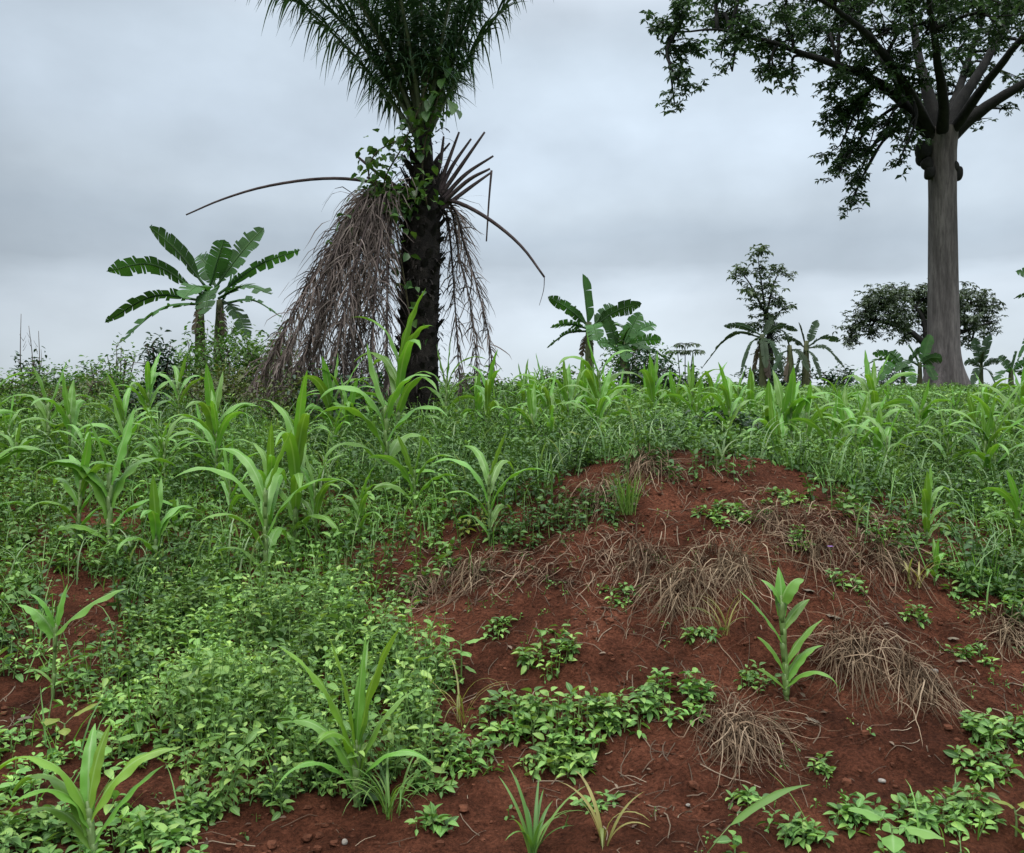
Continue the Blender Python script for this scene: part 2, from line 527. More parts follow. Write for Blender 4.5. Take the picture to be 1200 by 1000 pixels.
def rough_mat(name, c1, c2, scale=8, rough=.9, bump=.4, stretch=(1, 1, 1), c3=None, detail=8, bdist=.02, fine=None, con=.4, spec=.2, far=None):
    m, t = mat_base(name)
    n = t.nodes.new; l = t.links.new
    o = n('ShaderNodeOutputMaterial'); pb = n('ShaderNodeBsdfPrincipled')
    tcn = n('ShaderNodeTexCoord'); mp_ = n('ShaderNodeMapping'); mp_.inputs['Scale'].default_value = stretch
    l(tcn.outputs['Object'], mp_.inputs[0])
    a = n('ShaderNodeTexNoise'); a.inputs['Scale'].default_value = scale; a.inputs['Detail'].default_value = detail; a.inputs['Roughness'].default_value = .65
    l(mp_.outputs[0], a.inputs['Vector'])
    rp = n('ShaderNodeValToRGB'); e = rp.color_ramp.elements
    e[0].position = .33; e[0].color = (*c1, 1); e[1].position = .68; e[1].color = (*c2, 1)
    if c3 is not None:
        x = e.new(.5); x.color = (*c3, 1)
    l(a.outputs['Fac'], rp.inputs['Fac'])
    col = rp.outputs[0]
    b = n('ShaderNodeTexNoise'); b.inputs['Scale'].default_value = fine or scale * 6; b.inputs['Detail'].default_value = 6; b.inputs['Roughness'].default_value = .7
    l(mp_.outputs[0], b.inputs['Vector'])
    hs = n('ShaderNodeHueSaturation'); mr_ = n('ShaderNodeMapRange'); mr_.inputs['From Min'].default_value = .25; mr_.inputs['From Max'].default_value = .75
    mr_.inputs['To Min'].default_value = 1 - con; mr_.inputs['To Max'].default_value = 1 + con
    l(b.outputs['Fac'], mr_.inputs['Value']); l(mr_.outputs[0], hs.inputs['Value']); l(col, hs.inputs['Color'])
    if far is not None:
        # beyond the hoed ground the soil is matted over with moss and short turf
        ln = n('ShaderNodeVectorMath'); ln.operation = 'LENGTH'; l(tcn.outputs['Object'], ln.inputs[0])
        fm = n('ShaderNodeMapRange'); fm.inputs['From Min'].default_value = far[0]; fm.inputs['From Max'].default_value = far[1]
        l(ln.outputs['Value'], fm.inputs['Value'])
        mxf = n('ShaderNodeMix'); mxf.data_type = 'RGBA'; l(fm.outputs[0], mxf.inputs['Factor']); l(hs.outputs[0], mxf.inputs[6]); mxf.inputs[7].default_value = (*far[2], 1)
        l(mxf.outputs[2], pb.inputs['Base Color'])
    else:
        l(hs.outputs[0], pb.inputs['Base Color'])
    pb.inputs['Roughness'].default_value = rough; pb.inputs['Specular IOR Level'].default_value = spec
    bp = n('ShaderNodeBump'); bp.inputs['Strength'].default_value = bump; bp.inputs['Distance'].default_value = bdist
    ad = n('ShaderNodeMath'); ad.operation = 'MULTIPLY_ADD'; ad.inputs[1].default_value = .5
    l(b.outputs['Fac'], ad.inputs[0]); l(a.outputs['Fac'], ad.inputs[2]); l(ad.outputs[0], bp.inputs['Height'])
    l(bp.outputs[0], pb.inputs['Normal'])
    l(pb.outputs[0], o.inputs['Surface'])
    return m

M = {}
M['soil'] = rough_mat('red_soil', (.034, .0122, .0066), (.140, .051, .0285), 3.2, .95, 1.0, c3=(.078, .0275, .0150), bdist=.08, fine=60, con=.85, spec=.06, far=(9, 14, (.055, .080, .026)))
M['clod'] = rough_mat('soil_clod', (.042, .0165, .0095), (.120, .047, .027), 9, .95, .7, con=.5, spec=.06)
M['maize_young'] = leaf_mat('young_maize_leaf', [(.14, .29, .036), (.18, .34, .042)], .45, .36, rib=(.24, .38, .12), veins=.14, rand_island=False, objvar=.1, scale=3, blotch=.2, tcol=(1.5, 1.5, .4))
M['maize'] = leaf_mat('maize_leaf', [(.095, .220, .034), (.120, .265, .040), (.155, .315, .050)], .42, .30, rib=(.22, .36, .13), veins=.14, rand_island=False, objvar=.10, scale=3, blotch=.22, tcol=(1.5, 1.5, .5))
M['maize_stalk'] = leaf_mat('maize_stalk', [(.11, .19, .05), (.16, .23, .08)], .5, .1, rand_island=False)
M['maize_dry'] = leaf_mat('maize_dry', [(.24, .19, .09), (.30, .25, .13)], .7, .25)
M['weed'] = leaf_mat('weed_leaf', [(.050, .120, .026), (.095, .205, .044), (.145, .285, .062), (.24, .37, .09)], .50, .22, rib=(.18, .31, .11), scale=2.2, tcol=(1.45, 1.4, .6), blotch=.45, spec=.3)
M['weed_mid'] = leaf_mat('weed_mid_leaf', [(.042, .100, .024), (.085, .185, .038), (.150, .275, .060)], .5, .22, scale=1.4, tcol=(1.45, 1.4, .6), blotch=.45, spec=.3)
M['weed_dark'] = leaf_mat('weed_dark_leaf', [(.026, .066, .020), (.048, .108, .028), (.082, .158, .040)], .5, .20, scale=1.2, tcol=(1.4, 1.45, .6), blotch=.4, spec=.25)
M['weed_yellow'] = leaf_mat('weed_yellow_leaf', [(.13, .19, .035), (.20, .24, .04), (.10, .17, .035)], .5, .35)
M['grass'] = leaf_mat('grass_blade', [(.065, .155, .030), (.110, .225, .044), (.17, .28, .07)], .5, .3, scale=1.0, tcol=(1.4, 1.5, .6), blotch=.4)
M['grass_pale'] = leaf_mat('pale_grass_blade', [(.10, .19, .06), (.15, .24, .09), (.20, .27, .13)], .5, .3, scale=1)
M['grass_yellow'] = leaf_mat('yellow_grass_blade', [(.20, .21, .06), (.28, .25, .08), (.15, .20, .05)], .5, .35)
M['dead'] = leaf_mat('dead_grass_blade', [(.036, .025, .015), (.080, .055, .035), (.145, .102, .066), (.25, .19, .13)], .9, .1, spec=.05, tcol=(1, .9, .7))
M['straw'] = leaf_mat('straw', [(.05, .032, .022), (.09, .063, .045), (.18, .14, .10)], .9, .05, spec=.1)
M['palm'] = leaf_mat('palm_leaflet', [(.024, .056, .030), (.036, .078, .036), (.055, .105, .042)], .42, .2, scale=.6, tcol=(1.2, 1.35, .8))
M['palm_rachis'] = leaf_mat('palm_rachis', [(.06, .085, .035), (.09, .11, .05)], .6, .0)
M['palm_trunk'] = rough_mat('palm_trunk', (.007, .006, .0055), (.030, .025, .021), 7, .95, .8, c3=(.015, .0125, .0105), bdist=.05)
M['dead_frond'] = leaf_mat('dead_frond', [(.065, .051, .045), (.120, .097, .086), (.20, .165, .148)], .9, .14, spec=.08, tcol=(1, .9, .75), scale=1)
M['dead_stick'] = rough_mat('dead_petiole', (.035, .026, .026), (.085, .065, .062), 5, .9, .3)
M['vine'] = leaf_mat('vine_leaf', [(.030, .075, .022), (.055, .12, .028), (.095, .17, .036)], .42, .3)
M['vine_stem'] = rough_mat('vine_stem', (.03, .028, .015), (.07, .06, .03), 10)
M['banana'] = leaf_mat('banana_leaf', [(.020, .056, .020), (.034, .085, .025), (.058, .125, .032)], .6, .26, rib=(.09, .16, .06), rand_island=False, objvar=.12, scale=2, spec=.15, tcol=(1.3, 1.5, .5), blotch=.4)
M['banana_stem'] = rough_mat('banana_stem', (.035, .045, .022), (.10, .095, .05), 4, .8, .3, (1, 1, .2), c3=(.06, .07, .03))
M['banana_dead'] = leaf_mat('banana_dead_leaf', [(.075, .058, .046), (.13, .10, .075)], .9, .15, rand_island=False)
M['banana_grey'] = leaf_mat('banana_grey_leaf', [(.020, .042, .022), (.032, .056, .028), (.048, .072, .036)], .6, .22, rand_island=False, objvar=.3, scale=2, spec=.15)
M['bark'] = rough_mat('kapok_bark', (.060, .052, .050), (.185, .163, .155), 1.6, .95, .8, (1, 1, .13), c3=(.115, .101, .097), bdist=.12, con=.55)
M['limb'] = rough_mat('limb_bark', (.009, .0092, .009), (.026, .025, .0235), 1.5, .95, .5)
M['kapok'] = leaf_mat('kapok_leaf', [(.022, .044, .024), (.038, .070, .034), (.066, .108, .048)], .5, .26, scale=.4, tcol=(1.2, 1.3, .8), blotch=.4)
M['far'] = leaf_mat('far_tree_leaf', [(.034, .054, .034), (.050, .075, .044), (.07, .10, .055)], .6, .12, scale=.2)
M['grey_leaf'] = leaf_mat('grey_green_leaf', [(.034, .058, .034), (.055, .085, .048), (.085, .12, .066)], .5, .25, scale=1)
M['shrub'] = leaf_mat('shrub_leaf', [(.040, .095, .024), (.075, .155, .034), (.125, .215, .050)], .5, .24, scale=1, tcol=(1.3, 1.5, .6), blotch=.4, spec=.25)
M['shrub_brown'] = leaf_mat('brownish_shrub_leaf', [(.045, .075, .022), (.080, .105, .034), (.11, .14, .045)], .6, .25, scale=1)
M['shrub_dark'] = leaf_mat('dark_shrub_leaf', [(.012, .036, .018), (.020, .055, .024), (.034, .075, .028)], .45, .2, scale=1)
M['wood'] = rough_mat('twig_wood', (.04, .030, .024), (.11, .085, .065), 10, .9, .3)
M['stone'] = rough_mat('stone', (.14, .12, .10), (.27, .25, .22), 14, .85, .4)
M['dry_leaf'] = leaf_mat('dry_leaf', [(.085, .068, .045), (.15, .125, .09)], .85, .1)
M['purple'] = leaf_mat('purple_petal', [(.20, .10, .32), (.28, .15, .42)], .6, .2)

# ================================================================ the ground: one sheet to the horizon
def build_ground():
    fr = np.linspace(R(90 - 48), R(90 + 48), 620)
    back = np.linspace(R(90 + 48), R(90 - 48 + 360), 90)[1:-1]
    th = np.concatenate([fr, back])
    rr = np.concatenate([np.array([.02]), np.geomspace(.25, 2.6, 40), np.arange(2.62, 9.0, .018), np.geomspace(9.02, 60, 150), np.geomspace(61, 4500, 70)])
    TH, RR = np.meshgrid(th, rr)
    X = RR * np.cos(TH); Y = RR * np.sin(TH)
    Z = height(X, Y)
    n, m = RR.shape
    i, j = np.meshgrid(np.arange(n - 1), np.arange(m), indexing='ij')
    j2 = (j + 1) % m
    f = np.stack([i * m + j, (i + 1) * m + j, (i + 1) * m + j2, i * m + j2], -1).reshape(-1, 4)
    a = Acc(); a.add(np.stack([X, Y, Z], -1).reshape(-1, 3), f)
    tag(a.build('ground', M['soil']), 'bare red laterite soil of the sloping field', kind='structure')
build_ground()

# ---------------- where the photograph shows bare soil (pixel outlines laid on the ground)
BARE = [
    [(670, 560), (740, 540), (830, 528), (925, 560), (985, 600), (1030, 640), (1110, 690), (1210, 742), (1400, 760), (1400, 930), (1180, 935), (1000, 960), (860, 985), (820, 1060), (240, 1060), (235, 945),
     (300, 935), (430, 955), (520, 925), (560, 880), (515, 850), (530, 800), (478, 760), (478, 720), (540, 690), (625, 650)],
    [(60, 700), (125, 690), (132, 745), (110, 780), (55, 790)],
    [(-40, 790), (60, 800), (70, 860), (-40, 880)],
    [(70, 905), (190, 900), (250, 930), (160, 955), (60, 945)],
    [(80, 595), (160, 600), (160, 630), (90, 635)],
    [(480, 560), (540, 545), (560, 580), (500, 600)],
]
SPARSE = [
    [(670, 560), (830, 528), (925, 555), (1060, 590), (1180, 640), (1100, 700), (1000, 610), (930, 570), (700, 560)],
    [(400, 640), (640, 600), (640, 660), (540, 720), (470, 720)],
]
LUSH = [[(130, 760), (230, 700), (380, 690), (470, 730), (515, 790), (535, 850), (500, 920), (430, 955), (270, 945), (190, 905), (120, 850)]]

def masks(x, y):
    z = height(x, y)
    px, py = to_px(x, y, z)
    j = 26 * fbm(x * 4, y * 4, 3, 60); k = 26 * fbm(x * 4, y * 4, 3, 71)
    qx, qy = px + 2 * j, py + 2 * k
    rx, ry = px + 5 * j, py + 5 * k
    near = y < 7.0
    b = np.zeros(x.shape, bool); s = b.copy(); l = b.copy()
    for p in BARE: b |= inpoly(qx, qy, p)
    for p in SPARSE: s |= inpoly(qx, qy, p)
    for p in LUSH: l |= inpoly(rx, ry, p)
    return b & near, s & near, l & near, px, py, z

def sample(n, y0, y1, margin=1.25):
    y = np.sqrt(rng.uniform(y0 ** 2, y1 ** 2, n))
    x = rng.uniform(-1, 1, n) * (600 / F * margin * y + .3)
    return x, y

def st(v):
    return np.stack(v, -1)

# ---------------- ground cover (nobody could count it)
def ground_cover():
    # low leafy carpet, lower left
    a = Acc()
    x, y = sample(15000, 2.9, 7.2)
    b, s, l, px, py, z = masks(x, y)
    k = l & (fbm(x * 5, y * 5, 2, 77) > -.10)
    edge = np.clip(vnoise(x * 3, y * 3, 5), .3, 1)
    sprigs(a, st([x[k], y[k], z[k]]), (.09 + .33 * np.clip(vnoise(x * 2.2, y * 2.2, 5) * 1.3 - .15, .1, 1) * rng.uniform(.45, 1.15, len(x)))[k], (.024 + .048 * rng.random(k.sum()) ** 1.6), 6, .52, low=.05, lean=.32)
    x, y = sample(16000, 2.9, 7.2)
    b, s, l, px, py, z = masks(x, y)
    k = l
    sprigs(a, st([x[k], y[k], z[k]]), rng.uniform(.03, .15, k.sum()), rng.uniform(.022, .055, k.sum()), 3, .54, low=.1, lean=.6)
    tag(a.build('leafy_weed_carpet', M['weed']), 'lush carpet of light green oval leaves at lower left', 'weeds', kind='stuff')
    # weeds over the rest of the near ground
    a = Acc(); d = Acc()
    x, y = sample(15000, 2.9, 9.5)
    b, s, l, px, py, z = masks(x, y)
    sp = fbm(x * 1.2, y * 1.2, 3, 90)
    u = rng.random(len(x))
    k = ~b & ~l & (~s | (u < .3)) & (u < .85) & (sp < .035)
    low = np.where((py > 860), .5, 1.0)
    hgt = (.05 + .20 * rng.random(len(x)) ** 1.4 * np.clip(y / 5, .6, 1.4)) * low
    fr0 = (py > 770) & ~b & ~l
    fr = fr0 & (u < np.where(px > 820, .30, .8))
    w_ = Acc()
    sprigs(w_, st([x[fr], y[fr], z[fr]]), hgt[fr], .026 + .05 * rng.random(fr.sum()) ** 1.5, 4, .52, lean=.4)
    tag(w_.build('front_weeds', M['weed']), 'low pale green weeds along the bottom corners', 'weeds', kind='stuff')
    k &= ~fr0
    sprigs(a, st([x[k], y[k], z[k]]), hgt[k], rng.uniform(.038, .075, k.sum()), 4, .52, lean=.4)
    tag(a.build('low_weeds', M['weed_mid']), 'low mid green weeds covering the slope between the maize', 'weeds', kind='stuff')
    k = ~b & (~l | (u > .72)) & (~s | (u < .3)) & ((sp >= .015) | (l & ~b)) & ~fr0
    sprigs(d, st([x[k], y[k], z[k]]), (hgt * 1.15)[k], rng.uniform(.036, .07, k.sum()), 4, .55, lean=.4)
    tag(d.build('dark_weeds', M['weed_dark']), 'dark green weeds in patches on the slope', 'weeds', kind='stuff')
    # grass between
    g = Acc()
    x, y = sample(16000, 3.2, 10)
    b, s, l, px, py, z = masks(x, y)
    u = rng.random(len(x)); cl = fbm(x * 1.6, y * 1.6, 3, 130)
    k = ~b & (~l | (u < .15)) & (cl > -.06) & ((py < 800) | (u < .2)) & (~s | (u < .4))
    grass(g, st([x[k], y[k], z[k]]), rng.uniform(.12, .42, k.sum()), rng.uniform(.004, .010, k.sum()))
    x, y = sample(26000, 9, 30)
    z = height(x, y); u = rng.random(len(x))
    grass(g, st([x, y, z]), rng.uniform(.2, .62, len(x)) * np.clip(1.3 - y / 26, .5, 1), rng.uniform(.008, .02, len(x)))
    q = Acc()
    x, y = sample(2600, 4.3, 9.5)
    b, s, l, px, py, z = masks(x, y)
    u = rng.random(len(x)); cl = fbm(x * 1.1, y * 1.1, 3, 170)
    k = ~b & ~l & ~s & (cl > -.02) & (py < 720)
    grass(q, st([x[k], y[k], z[k]]), rng.uniform(.3, .7, k.sum()), rng.uniform(.007, .016, k.sum()), (1.1, 1.5), (-1.5, -.2), 8)
    x, y = sample(2200, 8, 18)
    z = height(x, y)
    grass(q, st([x, y, z]), rng.uniform(.35, .80, len(x)) * np.clip(1.5 - y / 16, .5, 1), rng.uniform(.010, .022, len(x)), (1.1, 1.5), (-1.5, -.1), 7)
    tag(q.build('arching_grass', M['grass_pale']), 'long pale grass blades arching over the weeds', 'grass', kind='stuff')
    tag(g.build('wild_grass', M['grass']), 'green wild grass growing across the field', 'grass', kind='stuff')
    # farther leafy growth
    a = Acc(); d = Acc(); e = Acc()
    x, y = sample(7500, 8, 16)
    z = height(x, y); sp = fbm(x * .7, y * .7, 3, 200)
    for acc, k in ((a, sp < .02), (d, sp >= .04), (e, (sp > -.05) & (sp < .08))):
        sprigs(acc, st([x[k], y[k], z[k] - .02]), rng.uniform(.12, .45, k.sum()), rng.uniform(.05, .095, k.sum()), 4, .5, TL_MID, lean=.35)
    x, y = sample(13000, 15, 62)
    z = height(x, y); sp = fbm(x * .4, y * .4, 3, 220)
    for acc, k in ((a, sp < .02), (d, sp >= .05), (e, (sp > -.06) & (sp < .1))):
        sprigs(acc, st([x[k], y[k], z[k] - .05]), rng.uniform(.12, .42, k.sum()) * np.where(x[k] > 4, .7, 1), rng.uniform(.09, .17, k.sum()), 4, .5, TL_LOW, lean=.35)
    tag(a.build('field_weeds', M['weed_mid']), 'leafy green undergrowth over the far part of the field', 'weeds', kind='stuff')
    tag(d.build('field_dark_weeds', M['weed_dark']), 'dark leafy undergrowth in patches of the far field', 'weeds', kind='stuff')
    tag(e.build('field_pale_weeds', M['weed']), 'pale green undergrowth in patches of the far field', 'weeds', kind='stuff')
ground_cover()

def litter():
    # straw and root shreds lying on the red soil
    a = Acc()
    x, y = sample(15000, 3.0, 7.3)
    b, s, l, px, py, z = masks(x, y)
    u = rng.random(len(x))
    dens = np.clip(.22 + 1.3 * fbm(x * 1.5, y * 1.5, 3, 300), .05, .8)
    k = np.nonzero((b | s) & (u < dens))[0]
    for i in k:
        L = rng.uniform(.02, .20) * (1.6 if rng.random() < .15 else 1); az = rng.uniform(0, PI * 2); n = 5
        t = np.linspace(0, 1, n); bend = rng.normal(0, .9)
        xs = x[i] + np.cumsum(np.cos(az + bend * t)) * L / n; ys = y[i] + np.cumsum(np.sin(az + bend * t)) * L / n
        zs = height(xs, ys) + .004 + .012 * np.sin(t * PI) * rng.random()
        strip(a, st([xs, ys, zs]), np.full(n, rng.uniform(.001, .0028)), (math.sin(az), -math.cos(az), .3), (-1, 1), 0)
    tag(a.build('straw_litter', M['straw']), 'dry straw and root shreds strewn over the red soil', 'litter', kind='stuff')
    # bits of dead leaf pressed into the soil
    a = Acc()
    x, y = sample(5200, 3.0, 7.2)
    b, s, l, px, py, z = masks(x, y)
    k = np.nonzero((b | s) & (rng.random(len(x)) < np.clip(.3 + 1.5 * fbm(x * 1.3, y * 1.3, 3, 350), .03, .9)))[0]
    L = .008 + .035 * rng.random(len(k)) ** 2.5
    leaves(a, TL_MID, st([x[k], y[k], z[k] + .006]), rng.uniform(0, 6.28, len(k)), rng.normal(.15, .25, len(k)), rng.normal(0, .5, len(k)), L, L * rng.uniform(.25, .6, len(k)))
    tag(a.build('leaf_litter', M['straw']), 'scraps of dead leaves scattered on the red soil', 'litter', kind='stuff')
    a = Acc()
    x, y = sample(4200, 3.0, 7.0)
    b, s, l, px, py, z = masks(x, y)
    k = (b | s) & (rng.random(len(x)) < np.clip(.22 + 1.8 * fbm(x * 1.6, y * 1.6, 3, 370), .0, .9))
    sprigs(a, st([x[k], y[k], z[k]]), rng.uniform(.012, .05, k.sum()), rng.uniform(.012, .030, k.sum()), 2, .55)
    tag(a.build('tiny_seedlings', M['weed_mid']), 'tiny green seedlings sprouting over the red soil', 'seedlings', kind='stuff')
    # matted dead grass over the middle of the mound
    d = Acc()
    x, y = sample(30000, 3.6, 7.2, 1.05)
    px, py = to_px(x, y, height(x, y))
    jj = 40 * fbm(x * 3, y * 3, 3, 60)
    reg = inpoly(px + jj, py + jj, [(700, 600), (760, 545), (840, 540), (900, 580), (1060, 600), (1100, 660), (1040, 690), (960, 690), (940, 760), (850, 770), (760, 740), (730, 680), (640, 700), (480, 720), (490, 680), (640, 640)])
    u = rng.random(len(x))
    for i in np.nonzero(reg & (u < np.clip(.14 + 1.7 * fbm(x * 1.7, y * 1.7, 3, 333), .02, .7)))[0]:
        L = rng.uniform(.08, .34); m = 7
        az = math.atan2(y[i] - MY - .6, x[i] - MX + .2) + rng.normal(0, .9)
        t = np.linspace(0, 1, m); wob = np.cumsum(rng.normal(0, .22, m)); bend = rng.normal(0, .8)
        xs = x[i] + np.concatenate([[0], np.cumsum(np.cos(az + bend * t + wob))[:-1]]) * L / (m - 1)
        ys = y[i] + np.concatenate([[0], np.cumsum(np.sin(az + bend * t + wob))[:-1]]) * L / (m - 1)
        zs = height(xs, ys) + .004 + abs(rng.normal(0, .03)) * np.sin(np.clip(t + .1, 0, 1) * PI) + abs(rng.normal(0, .008))
        strip(d, st([xs, ys, zs]), blade_width(m, rng.uniform(.0012, .0036), .8, .2), (math.sin(az), -math.cos(az), rng.normal(0, .5)), (-1, 1), 0)
    tag(d.build('dead_grass_thatch', M['dead']), 'matted dead grass strewn over the middle of the red mound', 'dead grass', kind='stuff')
    # crumbs of soil
    c = Acc()
    x, y = sample(42000, 2.9, 7.2)
    b, s, l, px, py, z = masks(x, y)
    u = rng.random(len(x))
    k = np.nonzero((b | s) & (u < np.clip(.5 + 1.6 * fbm(x * 1.2, y * 1.2, 3, 310), .1, 1)))[0]
    cube = np.array([[sx, sy, sz] for sz in (-1, 1) for sy in (-1, 1) for sx in (-1, 1)], float)
    ring = []
    # rounded lump: a 3 x 3 x 3 cube shell pushed to a ball
    idx = {}
    V = []
    def vid(p):
        if p not in idx:
            idx[p] = len(V); V.append(unit(np.array(p, float)) * .8 + .2 * np.array(p, float))
        return idx[p]
    Q = []
    for ax in range(3):
        for sg in (-1, 1):
            for i in (-1, 0):
                for j in (-1, 0):
                    q = []
                    for di, dj in ((0, 0), (1, 0), (1, 1), (0, 1)):
                        p = [0, 0, 0]; p[ax] = sg; p[(ax + 1) % 3] = i + di; p[(ax + 2) % 3] = j + dj
                        q.append(vid(tuple(p)))
                    Q.append(q if sg > 0 else q[::-1])
    V = np.array(V); Q = np.array(Q)
    for i in k:
        sz = .002 + .020 * rng.random() ** 13
        v = V * (1 + rng.uniform(-.25, .25, (len(V), 1))) * sz * np.array([1, rng.uniform(.7, 1.2), rng.uniform(.5, .85)])
        c.add(v + np.array([x[i], y[i], z[i] + sz * .25]), Q)
    tag(c.build('soil_crumbs', M['clod'], smooth=False), 'crumbs and clods of red soil on the bare ground', 'soil', kind='stuff')
    return V, Q
LUMP = litter()

# ================================================================ maize
def maize_mesh_leaf(start, az, L, wd, e0, e1, bend=0.0, pw=1.55, n=20, wave=.22):
    wave = wave * min(1, L / .45) ** 2
    a = Acc()
    p = arc(start, az, e0, e1, L, n, pw, bend)
    side = np.array([-math.sin(az), math.cos(az), 0])
    tw = np.linspace(0, rng.normal(0, .5), n)
    strip(a, p, blade_width(n, wd * .5, .62), side, (-1, -.5, 0, .5, 1), .38, wave, rng.uniform(5, 9), rng.uniform(0, 6), tw)
    return a

def make_maize(label, spec, h, loc, rz=0, sc=1.0, group=None, stalk_r=.011, cat='maize plant', dry=0, young=False):
    """spec: (attach height, azimuth deg, length, width, e0 deg, e1 deg)"""
    t = thing('maize_plant', label, cat, loc, rz, group, sc)
    a = Acc()
    lean = rng.normal(0, .02, 2)
    pts = [(0, 0, -.04), (lean[0] * .3, lean[1] * .3, h * .4), (lean[0], lean[1], h)]
    tube(a, spline(pts, 8), [stalk_r, stalk_r * 1.05, stalk_r * .55], 7)
    # sheaths wrapped round the stalk
    for (hh, az, L, wd, e0, e1) in spec:
        zc = max(hh - .09, .01)
        tube(a, spline([(lean[0] * zc / h, lean[1] * zc / h, zc), (lean[0] * hh / h + .004 * math.cos(R(az)), lean[1] * hh / h + .004 * math.sin(R(az)), hh)], 4), [stalk_r * 1.0, stalk_r * 1.12, stalk_r * 1.2], 8)
    a.build('stalk', M['maize_stalk'], t)
    for i, (hh, az, L, wd, e0, e1) in enumerate(spec):
        l = maize_mesh_leaf((lean[0] * hh / h, lean[1] * hh / h, hh), R(az), L, wd, R(e0), R(e1), bend=rng.normal(0, .25))
        l.build('leaf', M['maize_dry'] if i < dry else M['maize_young'] if young and i > 3 and i % 3 else M['maize'], t)
    return t

def rand_spec(h, nl, plane, wd, lng, upright=0.0):
    sp = []
    for i in range(nl):
        f = i / (nl - 1)
        az = plane + 180 * (i % 2) + rng.normal(0, 26)
        hh = h * (.14 + .84 * f)
        e0 = 52 + 30 * f + rng.normal(0, 7)
        if f < .75:
            e1 = -78 + 34 * f + rng.normal(0, 14)
        else:
            e1 = rng.choice([-55, -20, 40, 66]) + rng.normal(0, 10)
        L = lng * (.60 + .70 * math.sin(PI * (.15 + .7 * f))) * rng.uniform(.8, 1.15)
        sp.append((hh, az, L, wd * (.65 + .5 * math.sin(PI * (.2 + .6 * f))), min(86, e0), min(e1, 80)))
    return sp

PROTO = []
def maize_protos():
    specs = [(.50, 8, 8, .066, .46), (.56, 8, 172, .060, .48), (.44, 7, 25, .070, .44), (.58, 9, -22, .062, .50), (.40, 7, 60, .068, .42), (.52, 8, 150, .056, .50)]
    return specs

FIRST = {}
def place_maize(kind, px, base, top, label, group=None, rz=None, d=None):
    """a maize plant standing on the ground behind pixel (px, base), as tall as the pixel row top"""
    p = hit(px, base) if d is None else np.array([(px - 600) / F * d, d, hz((px - 600) / F * d, d)])
    want = EYE + (500 - top) / F * p[1] - p[2]
    h, nl, plane, wd, lng = maize_protos()[kind]
    full = h * 1.0 + lng * .50
    sc = max(.35, want / full)
    rz = rng.normal(0, .35) if rz is None else rz
    if kind not in FIRST:
        FIRST[kind] = make_maize(label, rand_spec(h, nl, plane, wd, lng), h, p, rz, sc, group)
        return FIRST[kind]
    return copy_thing(FIRST[kind], p, rz, sc, label, group)

# the four nearest ones, leaf by leaf after the photograph
def near_maize():
    p = hit(418, 945)
    make_maize('big bright maize plant with upright blades standing in the weed carpet', [
        (.05, 200, .42, .045, 60, -60), (.07, -20, .42, .045, 62, -55), (.10, 165, .46, .055, 66, -35), (.12, 15, .44, .055, 74, 10), (.15, 250, .40, .05, 70, -30),
        (.17, 175, .62, .058, 74, 28), (.19, 95, .5, .05, 80, 40), (.21, 5, .55, .062, 82, 52), (.23, 200, .52, .055, 84, 62), (.25, 60, .45, .045, 86, 74)], .27, p, 0, .98, None, .013, young=True)
    p = hit(112, 1015)
    make_maize('pale maize plant at the bottom left corner with arching leaves', [
        (.06, 175, .45, .06, 62, -65), (.09, 20, .42, .055, 60, 20), (.13, 160, .58, .085, 68, -80), (.16, 200, .46, .08, 72, -80), (.19, 30, .48, .08, 64, -10), (.20, 185, .62, .085, 72, -75),
        (.22, 120, .40, .07, 80, 20), (.24, 60, .36, .06, 82, 60)], .27, p, 0, .82, None, .013, young=True)
    p = hit(62, 822)
    make_maize('lone maize seedling with two broad spread leaves beside bare soil at left', [
        (.10, 175, .22, .03, 50, -40), (.16, 10, .25, .035, 50, -30), (.38, 168, .34, .115, 60, -10), (.40, 12, .50, .115, 46, 8), (.44, 200, .26, .08, 78, 20), (.45, 60, .25, .07, 82, 60)], .46, p, 0, .82, None, .010)
    p = hit(922, 822)
    make_maize('young maize plant with a rounded cupped top leaf on the bare mound', [
        (.04, 190, .20, .045, 50, 10), (.06, -15, .30, .065, 50, -80), (.09, 20, .28, .075, 62, -10), (.12, 172, .24, .06, 70, 20), (.17, 15, .30, .06, 58, 20), (.27, 165, .34, .050, 58, 30),
        (.34, 20, .22, .055, 52, 10), (.40, 80, .24, .06, 84, 60), (.46, 175, .16, .10, 78, 0), (.47, 10, .20, .14, 76, -35)], .50, p, 0, .96, None, .013)
near_maize()

